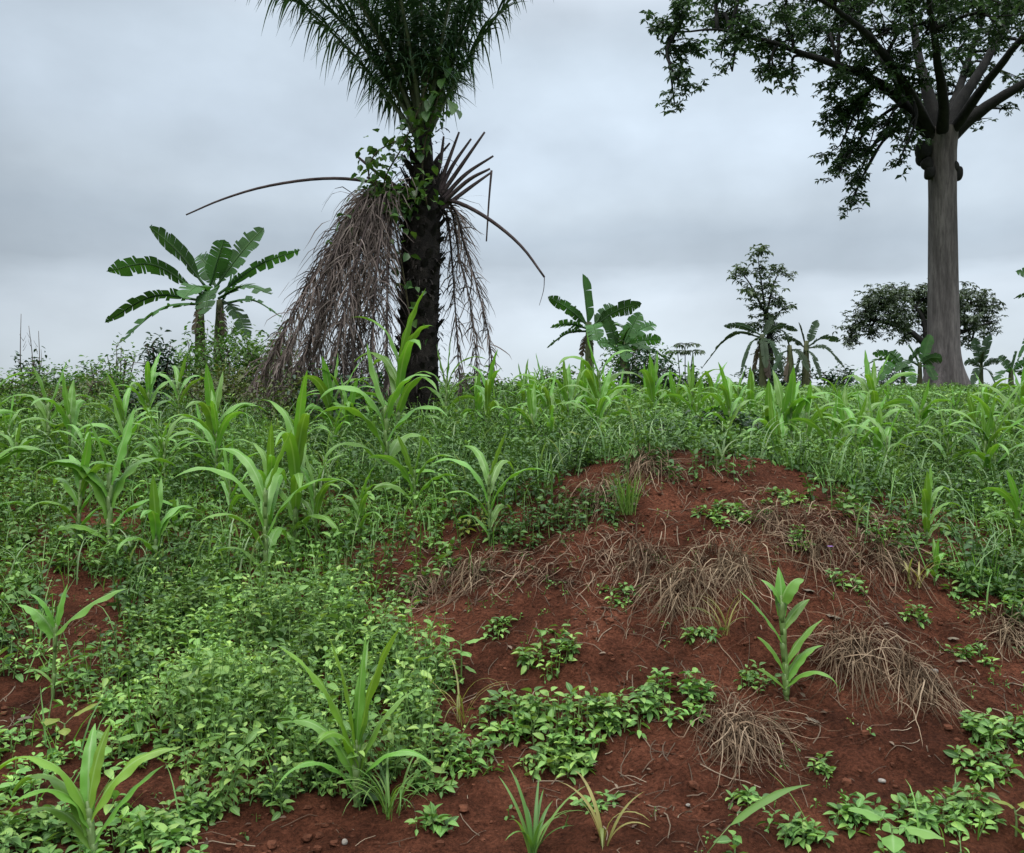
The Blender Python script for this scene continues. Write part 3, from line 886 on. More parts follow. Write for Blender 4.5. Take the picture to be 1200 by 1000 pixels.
MA = [  # kind, px, base, top, label
    (0, 150, 585, 478, 'upright yellow green maize plant in the left weeds, level with the palm foot'),
    (4, 182, 668, 572, 'small maize plant in front of the left soil scrape'),
    (1, 312, 690, 522, 'tall bushy maize clump at the middle of the left slope'),
    (3, 345, 640, 470, 'tall thin maize plant right behind the bushy left clump'),
    (5, 270, 615, 528, 'maize plant with drooping blades left of the bushy clump'),
    (0, 455, 585, 425, 'tall bright maize plant below the oil palm trunk'),
    (2, 486, 612, 520, 'short wide maize plant in front of the tall bright one under the palm'),
    (1, 574, 640, 520, 'maize plant at the left shoulder of the red mound'),
    (3, 465, 520, 372, 'tallest maize plant, overlapping the lower palm trunk'),
    (5, 522, 500, 415, 'maize plant just right of the palm trunk foot'),
    (2, 388, 520, 430, 'dark maize plant below the hanging dead fronds'),
    (0, 700, 510, 400, 'maize plant standing before the middle banana'),
    (4, 900, 535, 458, 'broad leaved maize plant behind the mound top'),
    (2, 1086, 640, 560, 'small maize plant at the right edge of the mound straw'),
    (1, 1040, 570, 485, 'maize plant in the right field below the slender tree clump'),
    (3, 1165, 575, 465, 'large spreading maize plant near the right edge'),
    (5, 1110, 560, 480, 'maize plant left of the large spreading one at right'),
    (4, 1095, 690, 638, 'tiny pale maize seedling on the right flank of the mound'),
    (1, 210, 500, 425, 'thin maize plant before the dark cone shrub'),
    (3, 570, 515, 428, 'maize plant halfway between palm and middle banana'),
    (0, 640, 505, 425, 'maize plant with drooping tips left of the middle banana'),
    (2, 765, 500, 425, 'maize plant right of the middle banana'),
    (5, 812, 505, 432, 'maize plant in front of the umbrella seedling tree'),
    (1, 20, 560, 500, 'maize plant at the left edge of the photo'),
    (4, 108, 548, 505, 'yellowish maize plant low among the left weeds'),
    (0, 240, 545, 480, 'maize plant midway below the left banana'),
    (3, 420, 640, 560, 'maize plant rising from dark weeds under the palm'),
    (2, 1195, 640, 560, 'maize plant cut by the right edge of the photo'),
    (5, 985, 545, 480, 'maize plant at the upper right of the mound'),
    (4, 205, 640, 590, 'thin maize seedling right of the small one by the scrape'),
]
for k, px, b, tp, lab in MA:
    place_maize(k, px, b, tp, lab)

def field_maize():
    n = 0
    tries = 0
    # between palm and mound crest, and the right-hand field; those far off
    zones = [(530, 880, 8.5, 13, 40, 'one of the lookalike small maize plants in the dense stand behind the mound', .8),
             (900, 1260, 7.4, 11, 34, 'one of the lookalike maize plants crowding the right field beyond the mound', .9),
             (-60, 470, 5.6, 11, 24, 'one of the small lookalike maize plants half sunk in the left weeds', .9),
             (860, 1240, 11, 18, 12, 'one of the tiny far maize plants near the skyline at right', .5),
             (300, 860, 13, 22, 12, 'one of the tiny far maize plants near the skyline behind the palm', .7)]
    for (x0, x1, d0, d1, cnt, lab, hm) in zones:
        for i in range(cnt):
            d = math.sqrt(rng.uniform(d0 ** 2, d1 ** 2)); px = rng.uniform(x0, x1)
            x = (px - 600) / F * d
            z = hz(x, d)
            k = int(rng.integers(0, 6))
            hgt = rng.uniform(.5, .95) * hm
            h, nl, plane, wd, lng = maize_protos()[k]
            sc = hgt / (h + lng * .50)
            copy_thing(FIRST[k], (x, d, z), rng.uniform(0, 6.28), sc, lab, 'maize plants of the field')
field_maize()

# ================================================================ single weeds, tufts and stones on the bare soil
def downhill(x, y):
    e = .15
    gx = hz(x + e, y) - hz(x - e, y); gy = hz(x, y + e) - hz(x, y - e)
    return math.atan2(-gy, -gx)

def dead_tuft(px, py, rpx, n, label, dens=1.0):
    c = hit(px, py)
    r = rpx / F * c[1]
    a = Acc()
    dh = downhill(c[0], c[1])
    for i in range(int(n * 1.7)):
        az = dh + rng.normal(0, 1.15)
        L = r * rng.uniform(.25, 1.35)
        ox, oy = rng.normal(0, r * .24, 2)
        m = 9
        t = np.linspace(0, 1, m)
        bend = rng.normal(0, .7)
        wob = np.cumsum(rng.normal(0, .16, m))
        xs = c[0] + ox + np.concatenate([[0], np.cumsum(np.cos(az + bend * t + wob))[:-1]]) * L / (m - 1)
        ys = c[1] + oy + np.concatenate([[0], np.cumsum(np.sin(az + bend * t + wob))[:-1]]) * L / (m - 1)
        lift = rng.uniform(.02, .36) * r
        zs = height(xs, ys) + .003 + lift * np.sin(np.clip(t * 1.15 + .12, 0, 1) * PI) ** .8 + rng.uniform(0, .02)
        strip(a, st([xs, ys, zs]), blade_width(m, rng.uniform(.0010, .0032), .8, .2), (math.sin(az), -math.cos(az), rng.normal(0, .4)), (-1, 1), 0)
    o = a.build('dead_grass_tuft', M['dead'])
    return tag(o, label, 'grass tuft')

TUFTS = [
    (865, 862, 75, 170, 'round dry grass tuft on bare soil at the lower middle of the mound'),
    (1000, 765, 85, 150, 'long dry grass tuft sprawling right of the young mound maize'),
    (1075, 800, 65, 120, 'dry grass tuft draped at the end of the sprawling one'),
    (800, 690, 74, 130, 'thick grey dead tuft with blades hanging down the middle of the mound'),
    (855, 665, 70, 120, 'dense dead tuft left of and above the young mound maize'),
    (755, 655, 52, 70, 'dead grass tuft on the left flank of the red mound'),
    (955, 640, 58, 80, 'dead grass tuft at the right shoulder of the mound'),
    (1190, 750, 65, 120, 'dry tuft cut by the right edge of the photo'),
    (560, 668, 50, 70, 'dead tuft under the maize at the mound left shoulder'),
    (500, 690, 45, 55, 'dead tuft at the far left foot of the mound'),
    (700, 585, 55, 100, 'reddish dry tuft on the upper left mound edge'),
    (760, 548, 55, 100, 'brown dry tuft on the very top of the mound'),
    (1030, 655, 55, 90, 'small dry tuft on the right flank above the bare soil'),
    (900, 610, 48, 60, 'dead tuft high on the mound, right of its crown'),
]
for a_ in TUFTS:
    dead_tuft(*a_)

def weed_clump(px, py, rpx, n, hgt, leaf, label, mat='weed', name='weed_clump', nodes=4, ratio=.52, ry=.7):
    c = hit(px, py)
    r = rpx / F * c[1]
    t = thing(name, label, 'weed', c)
    th = rng.uniform(0, 2 * PI, n); q = np.sqrt(rng.random(n))
    x = c[0] + r * q * np.cos(th); y = c[1] + r * q * np.sin(th) * ry
    z = height(x, y)
    b = st([x, y, z]) - c
    hh = hgt * (1.1 - .5 * q ** 2) * rng.uniform(.6, 1.1, n)
    f = Acc(); sprigs(f, b, hh, rng.uniform(.75, 1.15, n) * leaf, nodes, ratio, stem=False, lean=.3)
    f.build('foliage', M[mat], t)
    for q_ in (np.arange(n)[:, None] if n <= 14 else [np.arange(n)]):
        s = Acc(); stems_batch(s, b[q_] - np.array([0, 0, .01]), rng.uniform(0, 6.28, len(q_)), np.full(len(q_), PI / 2 - .1), hh[q_], np.full(len(q_), .006))
        s.build('stem' if n <= 14 else 'stem_bundle', M['maize_stalk'], t)
    return t

WEEDS = [
    (645, 775, 36, 20, .15, .06, 'compact bright weed clump on the mound, highest of the green clumps'),
    (600, 850, 42, 26, .12, .062, 'weed clump at the left end of the green patch on the mound foot'),
    (665, 865, 58, 46, .15, .06, 'wide weed clump in the middle of the green patch below the mound'),
    (650, 905, 40, 26, .08, .058, 'low weed clump at the front edge of the green patch'),
    (725, 850, 40, 24, .12, .056, 'weed clump at the right of the green patch below the mound'),
    (790, 830, 48, 30, .13, .06, 'weed clump apart on the right, left of the round dry tuft'),
    (545, 895, 40, 24, .10, .055, 'dark weed clump at the left foot of the mound'),
    (1160, 705, 55, 42, .11, .058, 'wide green weed clump at the right edge of the mound'),
    (1175, 870, 48, 34, .12, .06, 'tall green weed clump at the right edge below the dry tuft'),
    (1150, 905, 30, 14, .07, .055, 'low weed clump in front of the tall right edge clump'),
    (872, 943, 20, 6, .05, .05, 'tiny weed seedling just below the round dry tuft'),
    (505, 975, 22, 6, .06, .055, 'weed seedling on bare soil at the bottom, left of the grass'),
    (515, 930, 22, 6, .05, .05, 'weed seedling near the foot of the weed carpet'),
    (940, 985, 30, 14, .07, .052, 'weed clump at the bottom edge right of the middle'),
    (1010, 965, 30, 14, .07, .055, 'low weed clump near the bottom, left of the big leaf'),
    (1090, 970, 42, 22, .10, .055, 'weed clump behind the big leaf at the bottom right'),
    (1135, 955, 32, 14, .09, .055, 'weed clump rising right of the big leaf at the bottom'),
    (180, 985, 42, 24, .08, .056, 'weed clump at the bottom left, right of the pale maize'),
    (225, 965, 30, 16, .08, .056, 'weed clump at the edge of the bottom left soil'),
    (40, 985, 50, 26, .08, .056, 'weed clump in the bottom left corner'),
    (870, 610, 36, 14, .07, .05, 'small pale weed clump high on the mound'),
    (925, 590, 30, 12, .07, .05, 'yellow green weed clump near the crest of the mound'),
    (990, 690, 26, 8, .08, .05, 'sparse weed on the straw right of the mound maize'),
    (1000, 600, 34, 14, .08, .05, 'pale weed clump at the upper right rim of the mound'),
    (1050, 628, 30, 12, .08, .05, 'weed clump lower on the upper right rim of the mound'),
    (845, 600, 30, 10, .06, .045, 'scattered small weed in the red hollow under the mound crest'),
    (1120, 668, 36, 18, .09, .055, 'weed clump between the tiny maize seedling and the wide right clump'),
    (935, 640, 26, 9, .08, .05, 'small weed in the dead grass above the mound maize top'),
    (730, 700, 22, 7, .06, .045, 'small weed on the red left face of the mound'),
    (1085, 735, 24, 8, .06, .045, 'small weed on bare soil among the dry leaves'),
    (590, 745, 24, 8, .07, .05, 'small weed at the left foot of the mound beside the tall seedling'),
    (1140, 770, 26, 9, .06, .045, 'small weed between the right edge dry tuft and the white pebble'),
    (960, 905, 20, 6, .05, .04, 'tiny weed alone on the red soil right of the round dry tuft'),
    (700, 945, 22, 7, .05, .045, 'small weed on bare soil above the yellow green grass seedling'),
    (820, 760, 26, 9, .07, .05, 'small weed just under the thick grey dead tuft'),
    (885, 800, 24, 10, .06, .045, 'little weed clump at the foot of the young mound maize'),
]
for a_ in WEEDS:
    weed_clump(*a_)
weed_clump(690, 600, 60, 40, .16, .05, 'dark green weed patch on the left brow of the mound', 'weed_dark')
weed_clump(640, 625, 55, 36, .16, .05, 'dark green weed patch left of the mound brow', 'weed_dark')
weed_clump(820, 545, 70, 40, .20, .06, 'dark weed clump behind the top of the mound', 'weed_dark')
weed_clump(560, 622, 22, 8, .14, .06, 'yellow leaved weed beside the mound left shoulder maize', 'weed_yellow')
weed_clump(390, 735, 20, 7, .12, .06, 'yellowish weed at the top of the weed carpet', 'weed_yellow')

def blade_tuft(px, py, top, n, label, mat='grass', spread=.9, wd=.008, e1=(-80, 40), cat='grass tuft'):
    c = hit(px, py)
    H = EYE + (500 - top) / F * c[1] - c[2]
    a = Acc()
    for i in range(n):
        az = rng.uniform(0, 2 * PI) if n > 8 else (i * 2.4 + rng.normal(0, .3))
        L = H * rng.uniform(.8, 1.5)
        p = arc(rng.normal(0, .008 * spread, 3) * np.array([1, 1, 0]), az, R(rng.uniform(62, 86)), R(rng.uniform(*e1)), L, 10, 1.4, rng.normal(0, .2))
        strip(a, p, blade_width(10, wd * rng.uniform(.7, 1.2), .6, .3), (-math.sin(az), math.cos(az), 0), (-1, 0, 1), .3)
    o = a.build('grass_tuft', M[mat])
    o.location = c
    return tag(o, label, cat)
blade_tuft(708, 992, 912, 7, 'yellow green grass seedling with arching blades at the bottom middle', 'grass_yellow', wd=.0085, e1=(-85, 50))
blade_tuft(625, 1006, 930, 16, 'green grass tuft at the bottom edge left of the yellow seedling', 'grass', wd=.0075, e1=(-40, 40))
blade_tuft(735, 605, 560, 60, 'spiky green grass tuft on the mound brow', 'grass', 3, .0035, (30, 80))
blade_tuft(455, 955, 880, 26, 'grass tuft with drooping blades at the front of the weed carpet', 'grass', 3, .0045, (-80, 0))
blade_tuft(540, 850, 770, 9, 'thin grass tuft with one long arching blade beside the weed carpet', 'grass_yellow', 2, .004, (-80, 10))
blade_tuft(845, 545, 500, 9, 'pale arching grass tuft on top of the mound', 'grass_pale', 2, .010, (-60, 20))
blade_tuft(1075, 690, 640, 9, 'pale grass tuft by the tiny seedling on the right flank', 'grass_yellow', 2, .006, (-70, 30))
blade_tuft(850, 745, 690, 14, 'yellow green grass blades left of the young mound maize', 'grass_yellow', 2, .0035, (-60, 30))

def seedling(px, py, hgt, leafspec, label, mat='weed', name='broadleaf_seedling', dz=0):
    """leafspec: (fraction of stem, azimuth deg, elevation deg, length, width)"""
    c = hit(px, py)
    t = thing(name, label, 'seedling', c)
    s = Acc(); tube(s, spline([(0, 0, -.02), (.004, 0, hgt * .5), (0, .004, hgt)], 6), [.005, .0035], 6)
    for (fr, az, el, L, W) in leafspec:
        q = arc((0, 0, hgt * fr), R(az), R(el), R(el - 10), L * .35, 4)
        tube(s, q, [.0022, .0015], 5)
    s.build('stem', M['maize_stalk'], t)
    for (fr, az, el, L, W) in leafspec:
        q = arc((0, 0, hgt * fr), R(az), R(el), R(el - 10), L * .35, 4)
        a = Acc()
        n = 9
        p = arc(q[-1], R(az), R(el - 12), R(el - 55), L, n)
        tt = np.linspace(0, 1, n)
        wd = W * .5 * np.maximum(np.sin(PI * np.clip(tt, 0, 1) ** .7) ** .75, .03)
        strip(a, p, wd, (-math.sin(R(az)), math.cos(R(az)), 0), (-1, -.5, 0, .5, 1), .3, .1, 4, 1.0)
        a.build('leaf', M[mat], t)
    return t
seedling(540, 800, .19, [(1, 170, 40, .09, .075), (.95, 20, 35, .085, .06), (.8, 300, 20, .08, .055), (.7, 100, 20, .07, .05), (.6, 200, 10, .08, .05), (.45, 340, 0, .07, .04), (.4, 130, 0, .06, .04)],
         'tall broad leaved seedling with pale leaves on the left of the mound')
seedling(1045, 1010, .13, [(1, 170, 40, .12, .085), (.9, -25, 20, .13, .085), (.8, 250, 15, .10, .075), (.6, 70, 20, .10, .06)],
         'large oval leaved seedling at the bottom edge right of the middle')
seedling(1190, 985, .10, [(1, 200, 45, .09, .07), (.9, 20, 30, .09, .07), (.8, 280, 20, .09, .06)], 'bright broad leaved seedling in the bottom right corner', 'weed_yellow')
seedling(75, 868, .07, [(1, 175, 30, .08, .085), (.9, 40, 45, .14, .05), (.8, 300, 10, .06, .05)], 'seedling with a round yellow green leaf by the left soil patch', 'weed_yellow')
seedling(130, 890, .07, [(1, 160, 40, .09, .07), (.9, 20, 35, .09, .07), (.8, 270, 15, .09, .06), (.7, 80, 20, .08, .06)], 'seedling with several round leaves above the bottom left maize')
seedling(830, 1010, .03, [(1, 10, 50, .34, .05)], 'single long arching leaf lying low along the bottom edge', 'grass')
seedling(735, 515, .35, [(1, 170, 40, .16, .10), (.9, 20, 35, .16, .10), (.8, 280, 20, .15, .09), (.7, 90, 20, .13, .09)], 'broad leaved seedling in the maize behind the mound', 'weed_mid')
seedling(685, 545, .20, [(1, 170, 40, .10, .08), (.9, 20, 35, .10, .07), (.8, 280, 20, .09, .06)], 'yellow green broad leaved seedling on the mound left brow', 'weed_yellow')

def stone(px, py, spx, label, name='stone', mat='stone', flat=.6, cat='stone'):
    c = hit(px, py)
    r = spx / F * c[1] * .5
    V, Q = LUMP
    ph = rng.uniform(0, 6, 3)
    # twice-divided lump so the outline is round
    v = V * np.array([r, r * .75, r * flat])
    v = v * (1 + .18 * np.sin(v[:, [0]] / r * 2 + ph[0]) + .12 * np.cos(v[:, [1]] / r * 3 + ph[1]))
    a = Acc(); a.add(v, Q)
    o = a.build(name, M[mat])
    m = o.modifiers.new('s', 'SUBSURF'); m.levels = 2; m.render_levels = 2
    o.location = c + np.array([0, 0, r * flat * .35]); o.rotation_euler = (rng.normal(0, .2), rng.normal(0, .2), rng.uniform(0, 6))
    return tag(o, label, cat)
stone(1034, 918, 11, 'pale round pebble alone on the red soil at lower right')
stone(806, 945, 8, 'tiny pale pebble left of the seedling under the round dry tuft')
stone(1093, 791, 13, 'white pebble at the upper right of the bare soil')
stone(404, 988, 10, 'pale pebble on the dark soil at the bottom, left of the seedling')
stone(905, 695, 8, 'small grey pebble above the young mound maize')
stone(1008, 905, 7, 'small reddish pebble left of the pale round pebble', mat='clod')
stone(640, 960, 9, 'brown soil lump at the bottom middle', name='soil_lump', mat='clod', cat='soil lump')
stone(760, 905, 10, 'reddish soil lump below the green patch', name='soil_lump', mat='clod', cat='soil lump')
stone(1120, 925, 12, 'reddish soil lump at lower right before the weeds', name='soil_lump', mat='clod', cat='soil lump')

def dry_leaf(px, py, spx, label):
    c = hit(px, py)
    L = spx / F * c[1] * .8
    a = Acc()
    az = rng.uniform(-1.1, 1.1) + (PI if rng.random() < .5 else 0)
    p = arc((0, 0, .012), az, R(25), R(-35), L, 8)
    tt = np.linspace(0, 1, 8)
    strip(a, p, L * .24 * np.maximum(np.sin(PI * tt ** .8), .04), (-math.sin(az), math.cos(az), .15), (-1, -.5, 0, .5, 1), .5, .25, 3)
    o = a.build('dry_leaf', M['dry_leaf']); o.location = c
    return tag(o, label, 'dry leaf')
dry_leaf(985, 730, 26, 'large pale dry leaf at the top of the sprawling dry tuft')
dry_leaf(1040, 735, 16, 'small pale dry leaf right of the large one')
dry_leaf(1065, 757, 24, 'long cream dry leaf on the upper right soil')
dry_leaf(1110, 752, 18, 'pale dry leaf near the upper right bare soil edge')
dry_leaf(1105, 808, 16, 'dry leaf curled at the right end of the dry tufts')
dry_leaf(955, 700, 18, 'dry leaf on straw above the sprawling tuft')
dry_leaf(960, 855, 26, 'curled yellow dry leaf at the foot of the young mound maize')
dry_leaf(1120, 780, 16, 'dry leaf flat on soil near the white pebble')
dry_leaf(130, 618, 20, 'pale dry leaf in the left soil scrape')
dry_leaf(20, 850, 22, 'brown dry leaf on the soil at the left edge')
dry_leaf(735, 595, 24, 'pale dry blade lying on the upper mound')
dry_leaf(480, 870, 18, 'dry leaf under the edge of the weed carpet')

def small_flower(px, py, label):
    c = hit(px, py)
    t = thing('small_flower', label, 'flower', c)
    s = Acc(); tube(s, spline([(0, 0, -.01), (.01, 0, .05), (.005, 0, .11)], 5), [.002, .0014], 5); s.build('stem', M['maize_stalk'], t)
    f = Acc()
    az = np.arange(7) * .9
    leaves(f, TL_MID, np.tile([[.005, 0, .11]], (7, 1)), az, np.full(7, .5), np.zeros(7), np.full(7, .022), np.full(7, .014))
    f.build('flower_head', M['purple'], t)
small_flower(972, 665, 'small purple flower in the straw right of the mound maize')

# ================================================================ oil palm
PD = 12.0
def oil_palm():
    base = P(491, 482, PD); base[2] = hz(base[0], PD) - .05
    t = thing('oil_palm', 'oil palm with green crown and brown hanging dead fronds on a dark shaggy trunk', 'palm tree', base)
    b0 = np.array(base)
    rel = lambda px, py, dd=0: P(px, py, PD + dd) - b0
    # trunk with its spiral of old leaf bases
    a = Acc()
    top = rel(497, 120)
    tr = spline([(0, 0, -.1), rel(491, 400), rel(493, 300), rel(496, 215), top], 30)
    tube(a, tr, [.30, .265, .255, .265, .24, .125, .07], 18, .06)
    nst = 230
    for i in range(nst):
        f = i / nst
        zc = .05 + f * (tr[-1][2] - .9)
        k = np.searchsorted(tr[:, 2], zc); k = min(max(k, 1), 29)
        c = tr[k - 1] + (tr[k] - tr[k - 1]) * ((zc - tr[k - 1][2]) / max(1e-6, tr[k][2] - tr[k - 1][2]))
        az = i * 2.39996 + rng.normal(0, .12)
        d = np.array([math.cos(az), math.sin(az), 0])
        L = rng.uniform(.10, .24)
        el = R(rng.uniform(42, 74))
        p = arc(c + d * .20, az, el, el + .2, L, 5)
        s = np.array([-math.sin(az), math.cos(az), 0])
        wv = np.array([.085, .075, .06, .05, .035]) * rng.uniform(.7, 1.15)
        # a wedge with thickness: outer and inner faces
        strip(a, p, wv, s, (-1, -.4, .4, 1), -.3)
        strip(a, p + d * .03, wv * .8, s, (-1, 0, 1), -.5)
    # fibres hanging between the bases
    for i in range(420):
        az = rng.uniform(0, 2 * PI); zc = rng.uniform(.1, tr[-1][2] - .4)
        k = min(max(np.searchsorted(tr[:, 2], zc), 1), 29); c = tr[k]
        p = arc(c + np.array([math.cos(az), math.sin(az), 0]) * .25, az, R(rng.uniform(-30, 40)), R(-80), rng.uniform(.08, .28), 5)
        strip(a, p, np.full(5, rng.uniform(.004, .012)), (-math.sin(az), math.cos(az), 0), (-1, 1), 0)
    a.build('trunk', M['palm_trunk'], t)

    def frond(az, e0, e1, L, start, seed, dens=84):
        n = 22
        p = arc(start, az, e0, e1, L, n, 1.25)
        r = Acc(); tube(r, p, [.035, .022, .012, .005], 6)
        fo = r.build('frond', M['palm_rachis'], t)
        a2 = Acc()
        T = tangents(p)
        sgs = np.linspace(.13, .99, dens)
        for sgn in (-1, 1):
            for s_ in sgs:
                q = s_ * (n - 1); i = int(q); u = q - i
                if i >= n - 1: i = n - 2; u = 1
                c = p[i] * (1 - u) + p[i + 1] * u
                tt = T[i]
                side = unit(np.cross(tt, [0, 0, 1.])) * sgn
                up = np.cross(side, tt) * sgn
                ang = R(62 - 30 * s_) + rng.normal(0, .05)
                d0 = tt * math.cos(ang) + side * math.sin(ang) + up * rng.normal(.12, .12)
                ll = (.80 * math.sin(PI * (.20 + .72 * s_)) ** .6 + .06) * rng.uniform(.8, 1.1) * min(1, L / 3.6)
                m = 6
                v = np.linspace(0, 1, m)[:, None]
                path = c + d0 * v * ll + np.array([0, 0, -1.]) * (v ** 2) * ll * rng.uniform(.45, .95)
                sv = unit(np.cross(d0, [0, 0, 1.]) + rng.normal(0, .25, 3))
                strip(a2, path, np.array([.5, .9, 1, .8, .45, .05]) * .0135, sv, (-1, 1), 0)
        a2.build('leaflets' if False else 'leaflet_fringe', M['palm'], fo)
    st0 = rel(497, 165)
    # those that make the outline in the photograph: to the left and right, then the rest of the crown
    spec = [(178, 52, 20, 3.7), (172, 60, 28, 3.9), (190, 58, 12, 3.3), (183, 66, 40, 4.0), (160, 64, 40, 3.8), (205, 62, 25, 3.5), (170, 74, 55, 3.9), (195, 76, 50, 3.8),
            (2, 68, 44, 3.6), (12, 62, 34, 3.2), (-12, 70, 42, 3.7), (350, 78, 60, 3.9), (20, 74, 52, 3.8), (90, 70, 35, 3.8), (110, 66, 30, 3.7),
            (270, 72, 40, 3.7), (255, 66, 30, 3.4), (235, 74, 45, 3.6), (310, 70, 40, 3.4), (130, 72, 42, 3.8), (50, 72, 42, 3.8), (0, 86, 78, 3.6), (180, 84, 70, 3.8)]
    for i, (az, e0, e1, L) in enumerate(spec):
        s0 = st0 + np.array([math.cos(R(az)) * .08, math.sin(R(az)) * .08, .35 * (e0 - 50) / 36])
        frond(R(az + rng.normal(0, 4)), R(min(88, e0 + 4)), R(min(85, e1 + 8)), L * 1.06, s0, i)

    def dead_frond(pts, ll, dens, hang=.72, fr0=.2, rr=.022):
        p = spline(pts, 26)
        r = Acc(); tube(r, p, [rr, rr * .7, rr * .4, .004], 6)
        fo = r.build('dead_frond', M['dead_stick'], t)
        fo['label'] = 'brown dead frond hanging from the crown'
        a2 = Acc(); T = tangents(p)
        for sgn in (-1, 1):
            for s_ in np.linspace(fr0, .99, dens):
                q = s_ * 25; i = min(int(q), 24); u = q - i
                c = p[i] * (1 - u) + p[i + 1] * u
                side = unit(np.cross(T[i], [0.1, 0.05, 1.])) * sgn
                d0 = unit(T[i] * rng.uniform(.25, .7) + side * rng.uniform(.1, .75) + rng.normal(0, .25, 3))
                L = ll * rng.uniform(.45, 1.15) * (1 - .35 * s_)
                m = 6
                e = np.linspace(0, 1, m)[:, None]
                dirs = unit(d0 * (1 - hang * np.sqrt(e)) + np.array([0, 0, -1.]) * (hang * np.sqrt(e) + .05) + rng.normal(0, .10, (m, 3)))
                path = c + np.vstack([np.zeros(3), np.cumsum(dirs[:-1], 0)]) * L / (m - 1)
                strip(a2, path, np.array([.6, 1, .9, .8, .5, .12]) * rng.uniform(.004, .011), unit(rng.normal(0, 1, 3)), (-1, 1), 0,
                      twist=np.linspace(0, rng.normal(0, 1.5), m))
        a2.build('leaflet_fringe', M['dead_frond'], fo)
    # curtain on the left
    L1 = [
        [(478, 225), (440, 225), (405, 275), (368, 350), (335, 420), (310, 470)],
        [(478, 222), (430, 232), (390, 300), (355, 370), (328, 430), (318, 470)],
        [(480, 228), (438, 235), (410, 290), (385, 360), (365, 430), (355, 460)],
        [(482, 230), (445, 232), (422, 290), (404, 360), (392, 430), (388, 465)],
        [(482, 232), (450, 236), (432, 300), (420, 370), (413, 430), (410, 470)],
        [(484, 232), (455, 232), (444, 290), (438, 350), (434, 420), (432, 465)],
        [(484, 235), (462, 236), (456, 300), (453, 370), (452, 420), (450, 460)],
        [(476, 224), (425, 240), (395, 310), (372, 380), (348, 440), (340, 475)],
        [(482, 226), (448, 222), (420, 262), (398, 330), (378, 400), (368, 450)],
    ]
    for i, pl in enumerate(L1 + L1 + L1[1:6]):
        if i >= len(L1):
            q = rng.normal(0, 1, 2) * (14, 10)
            pl = [(x + (q[0] - 6) * j / 4, y + q[1] * j / 5) for j, (x, y) in enumerate(pl)]
        dd = rng.uniform(-.9, .7)
        pts = [rel(x, y, dd * min(1, j / 2.5)) for j, (x, y) in enumerate(pl)]
        dead_frond(pts, rng.uniform(.5, .95), 95, fr0=.12)
    R1 = [
        [(515, 235), (532, 245), (545, 290), (560, 340), (572, 390), (578, 440)],
        [(512, 240), (524, 255), (530, 310), (534, 370), (538, 430), (540, 455)],
        [(514, 238), (530, 250), (538, 300), (550, 350), (556, 400), (560, 440)],
    ]
    for pl in R1:
        dd = rng.uniform(-.4, .5)
        pts = [rel(x, y, dd * min(1, j / 2.5)) for j, (x, y) in enumerate(pl)]
        dead_frond(pts, .58, 80, fr0=.10, hang=.48)
    # bare rachises and broken petioles
    def stick(pts, r0, r1, lab=None, dd=0, n=14):
        a3 = Acc(); tube(a3, spline([rel(x, y, dd * j / (len(pts) - 1)) for j, (x, y) in enumerate(pts)], n), [r0, r0 * .8, r1], 6)
        o = a3.build('dead_petiole', M['dead_stick'], t)
        if lab: o['label'] = lab
    stick([(470, 222), (420, 211), (370, 210), (310, 219), (260, 234), (218, 252)], .024, .010, 'long bare leaf stalk arching out to the left', -.3, 20)
    stick([(515, 232), (545, 241), (580, 262), (612, 290), (638, 325)], .030, .014, 'bare leaf stalk arching down to the right', -.2, 16)
    stick([(638, 325), (637, 340), (632, 358)], .006, .003)
    for pts in ([(512, 225), (525, 190), (538, 155)], [(514, 228), (530, 195), (552, 163)], [(516, 230), (540, 195), (568, 155)], [(516, 236), (545, 205), (578, 183)],
                [(517, 240), (548, 212), (574, 198)], [(516, 246), (548, 222), (576, 202)], [(508, 220), (516, 190), (520, 160)], [(505, 215), (510, 190), (527, 168)]):
        stick(pts, .034, .014, None, rng.uniform(-.6, .5))
    stick([(576, 200), (573, 235), (570, 283)], .016, .010, 'snapped leaf stalk hanging straight down')
    stick([(474, 225), (445, 205), (418, 183)], .028, .016)
    stick([(476, 232), (452, 218), (430, 208)], .028, .016)
    return b0

PB = oil_palm()

def palm_vine():
    b = PB
    t = thing('climbing_vine', 'green leafy vine climbing the palm trunk into its crown', 'vine', b)
    s = Acc(); f = Acc()
    paths = [[(484, 400), (474, 330), (462, 260), (450, 215), (470, 175), (486, 140), (500, 100), (508, 60)],
             [(470, 250), (445, 225), (432, 205), (440, 180), (465, 165), (490, 150)],
             [(500, 240), (495, 190), (505, 140), (518, 100), (522, 70)],
             [(430, 240), (415, 260), (395, 290)],
             [(480, 230), (470, 240), (455, 235), (440, 215)]]
    for pl in paths:
        p = spline([P(x, y, PD - .36 + rng.normal(0, .06)) - b for x, y in pl], 26)
        s = Acc(); tube(s, p, [.014, .008], 5); s.build('stem', M['vine_stem'], t)
        K = 120 if len(pl) > 3 else 30
        q = rng.uniform(0, 25, K).astype(int)
        loc = p[q] + rng.normal(0, .10, (K, 3)) * np.array([1, .9, 1])
        L = rng.uniform(.07, .16, K)
        leaves(f, TL_MID, loc, rng.uniform(0, 6.28, K), rng.uniform(-1.2, .3, K), rng.normal(0, .5, K), L, L * .72)
    for (x, y, L) in ((527, 118, .30), (512, 110, .24), (520, 92, .22), (534, 128, .2), (505, 118, .22), (528, 80, .2), (500, 130, .22)):
        leaves(f, TL[0], (P(x, y, PD - .45) - b)[None], np.array([rng.uniform(4, 5.4)]), np.array([-.9]), np.array([rng.normal(0, .3)]), np.array([L]), np.array([L * .6]))
    f.build('foliage', M['vine'], t)
palm_vine()

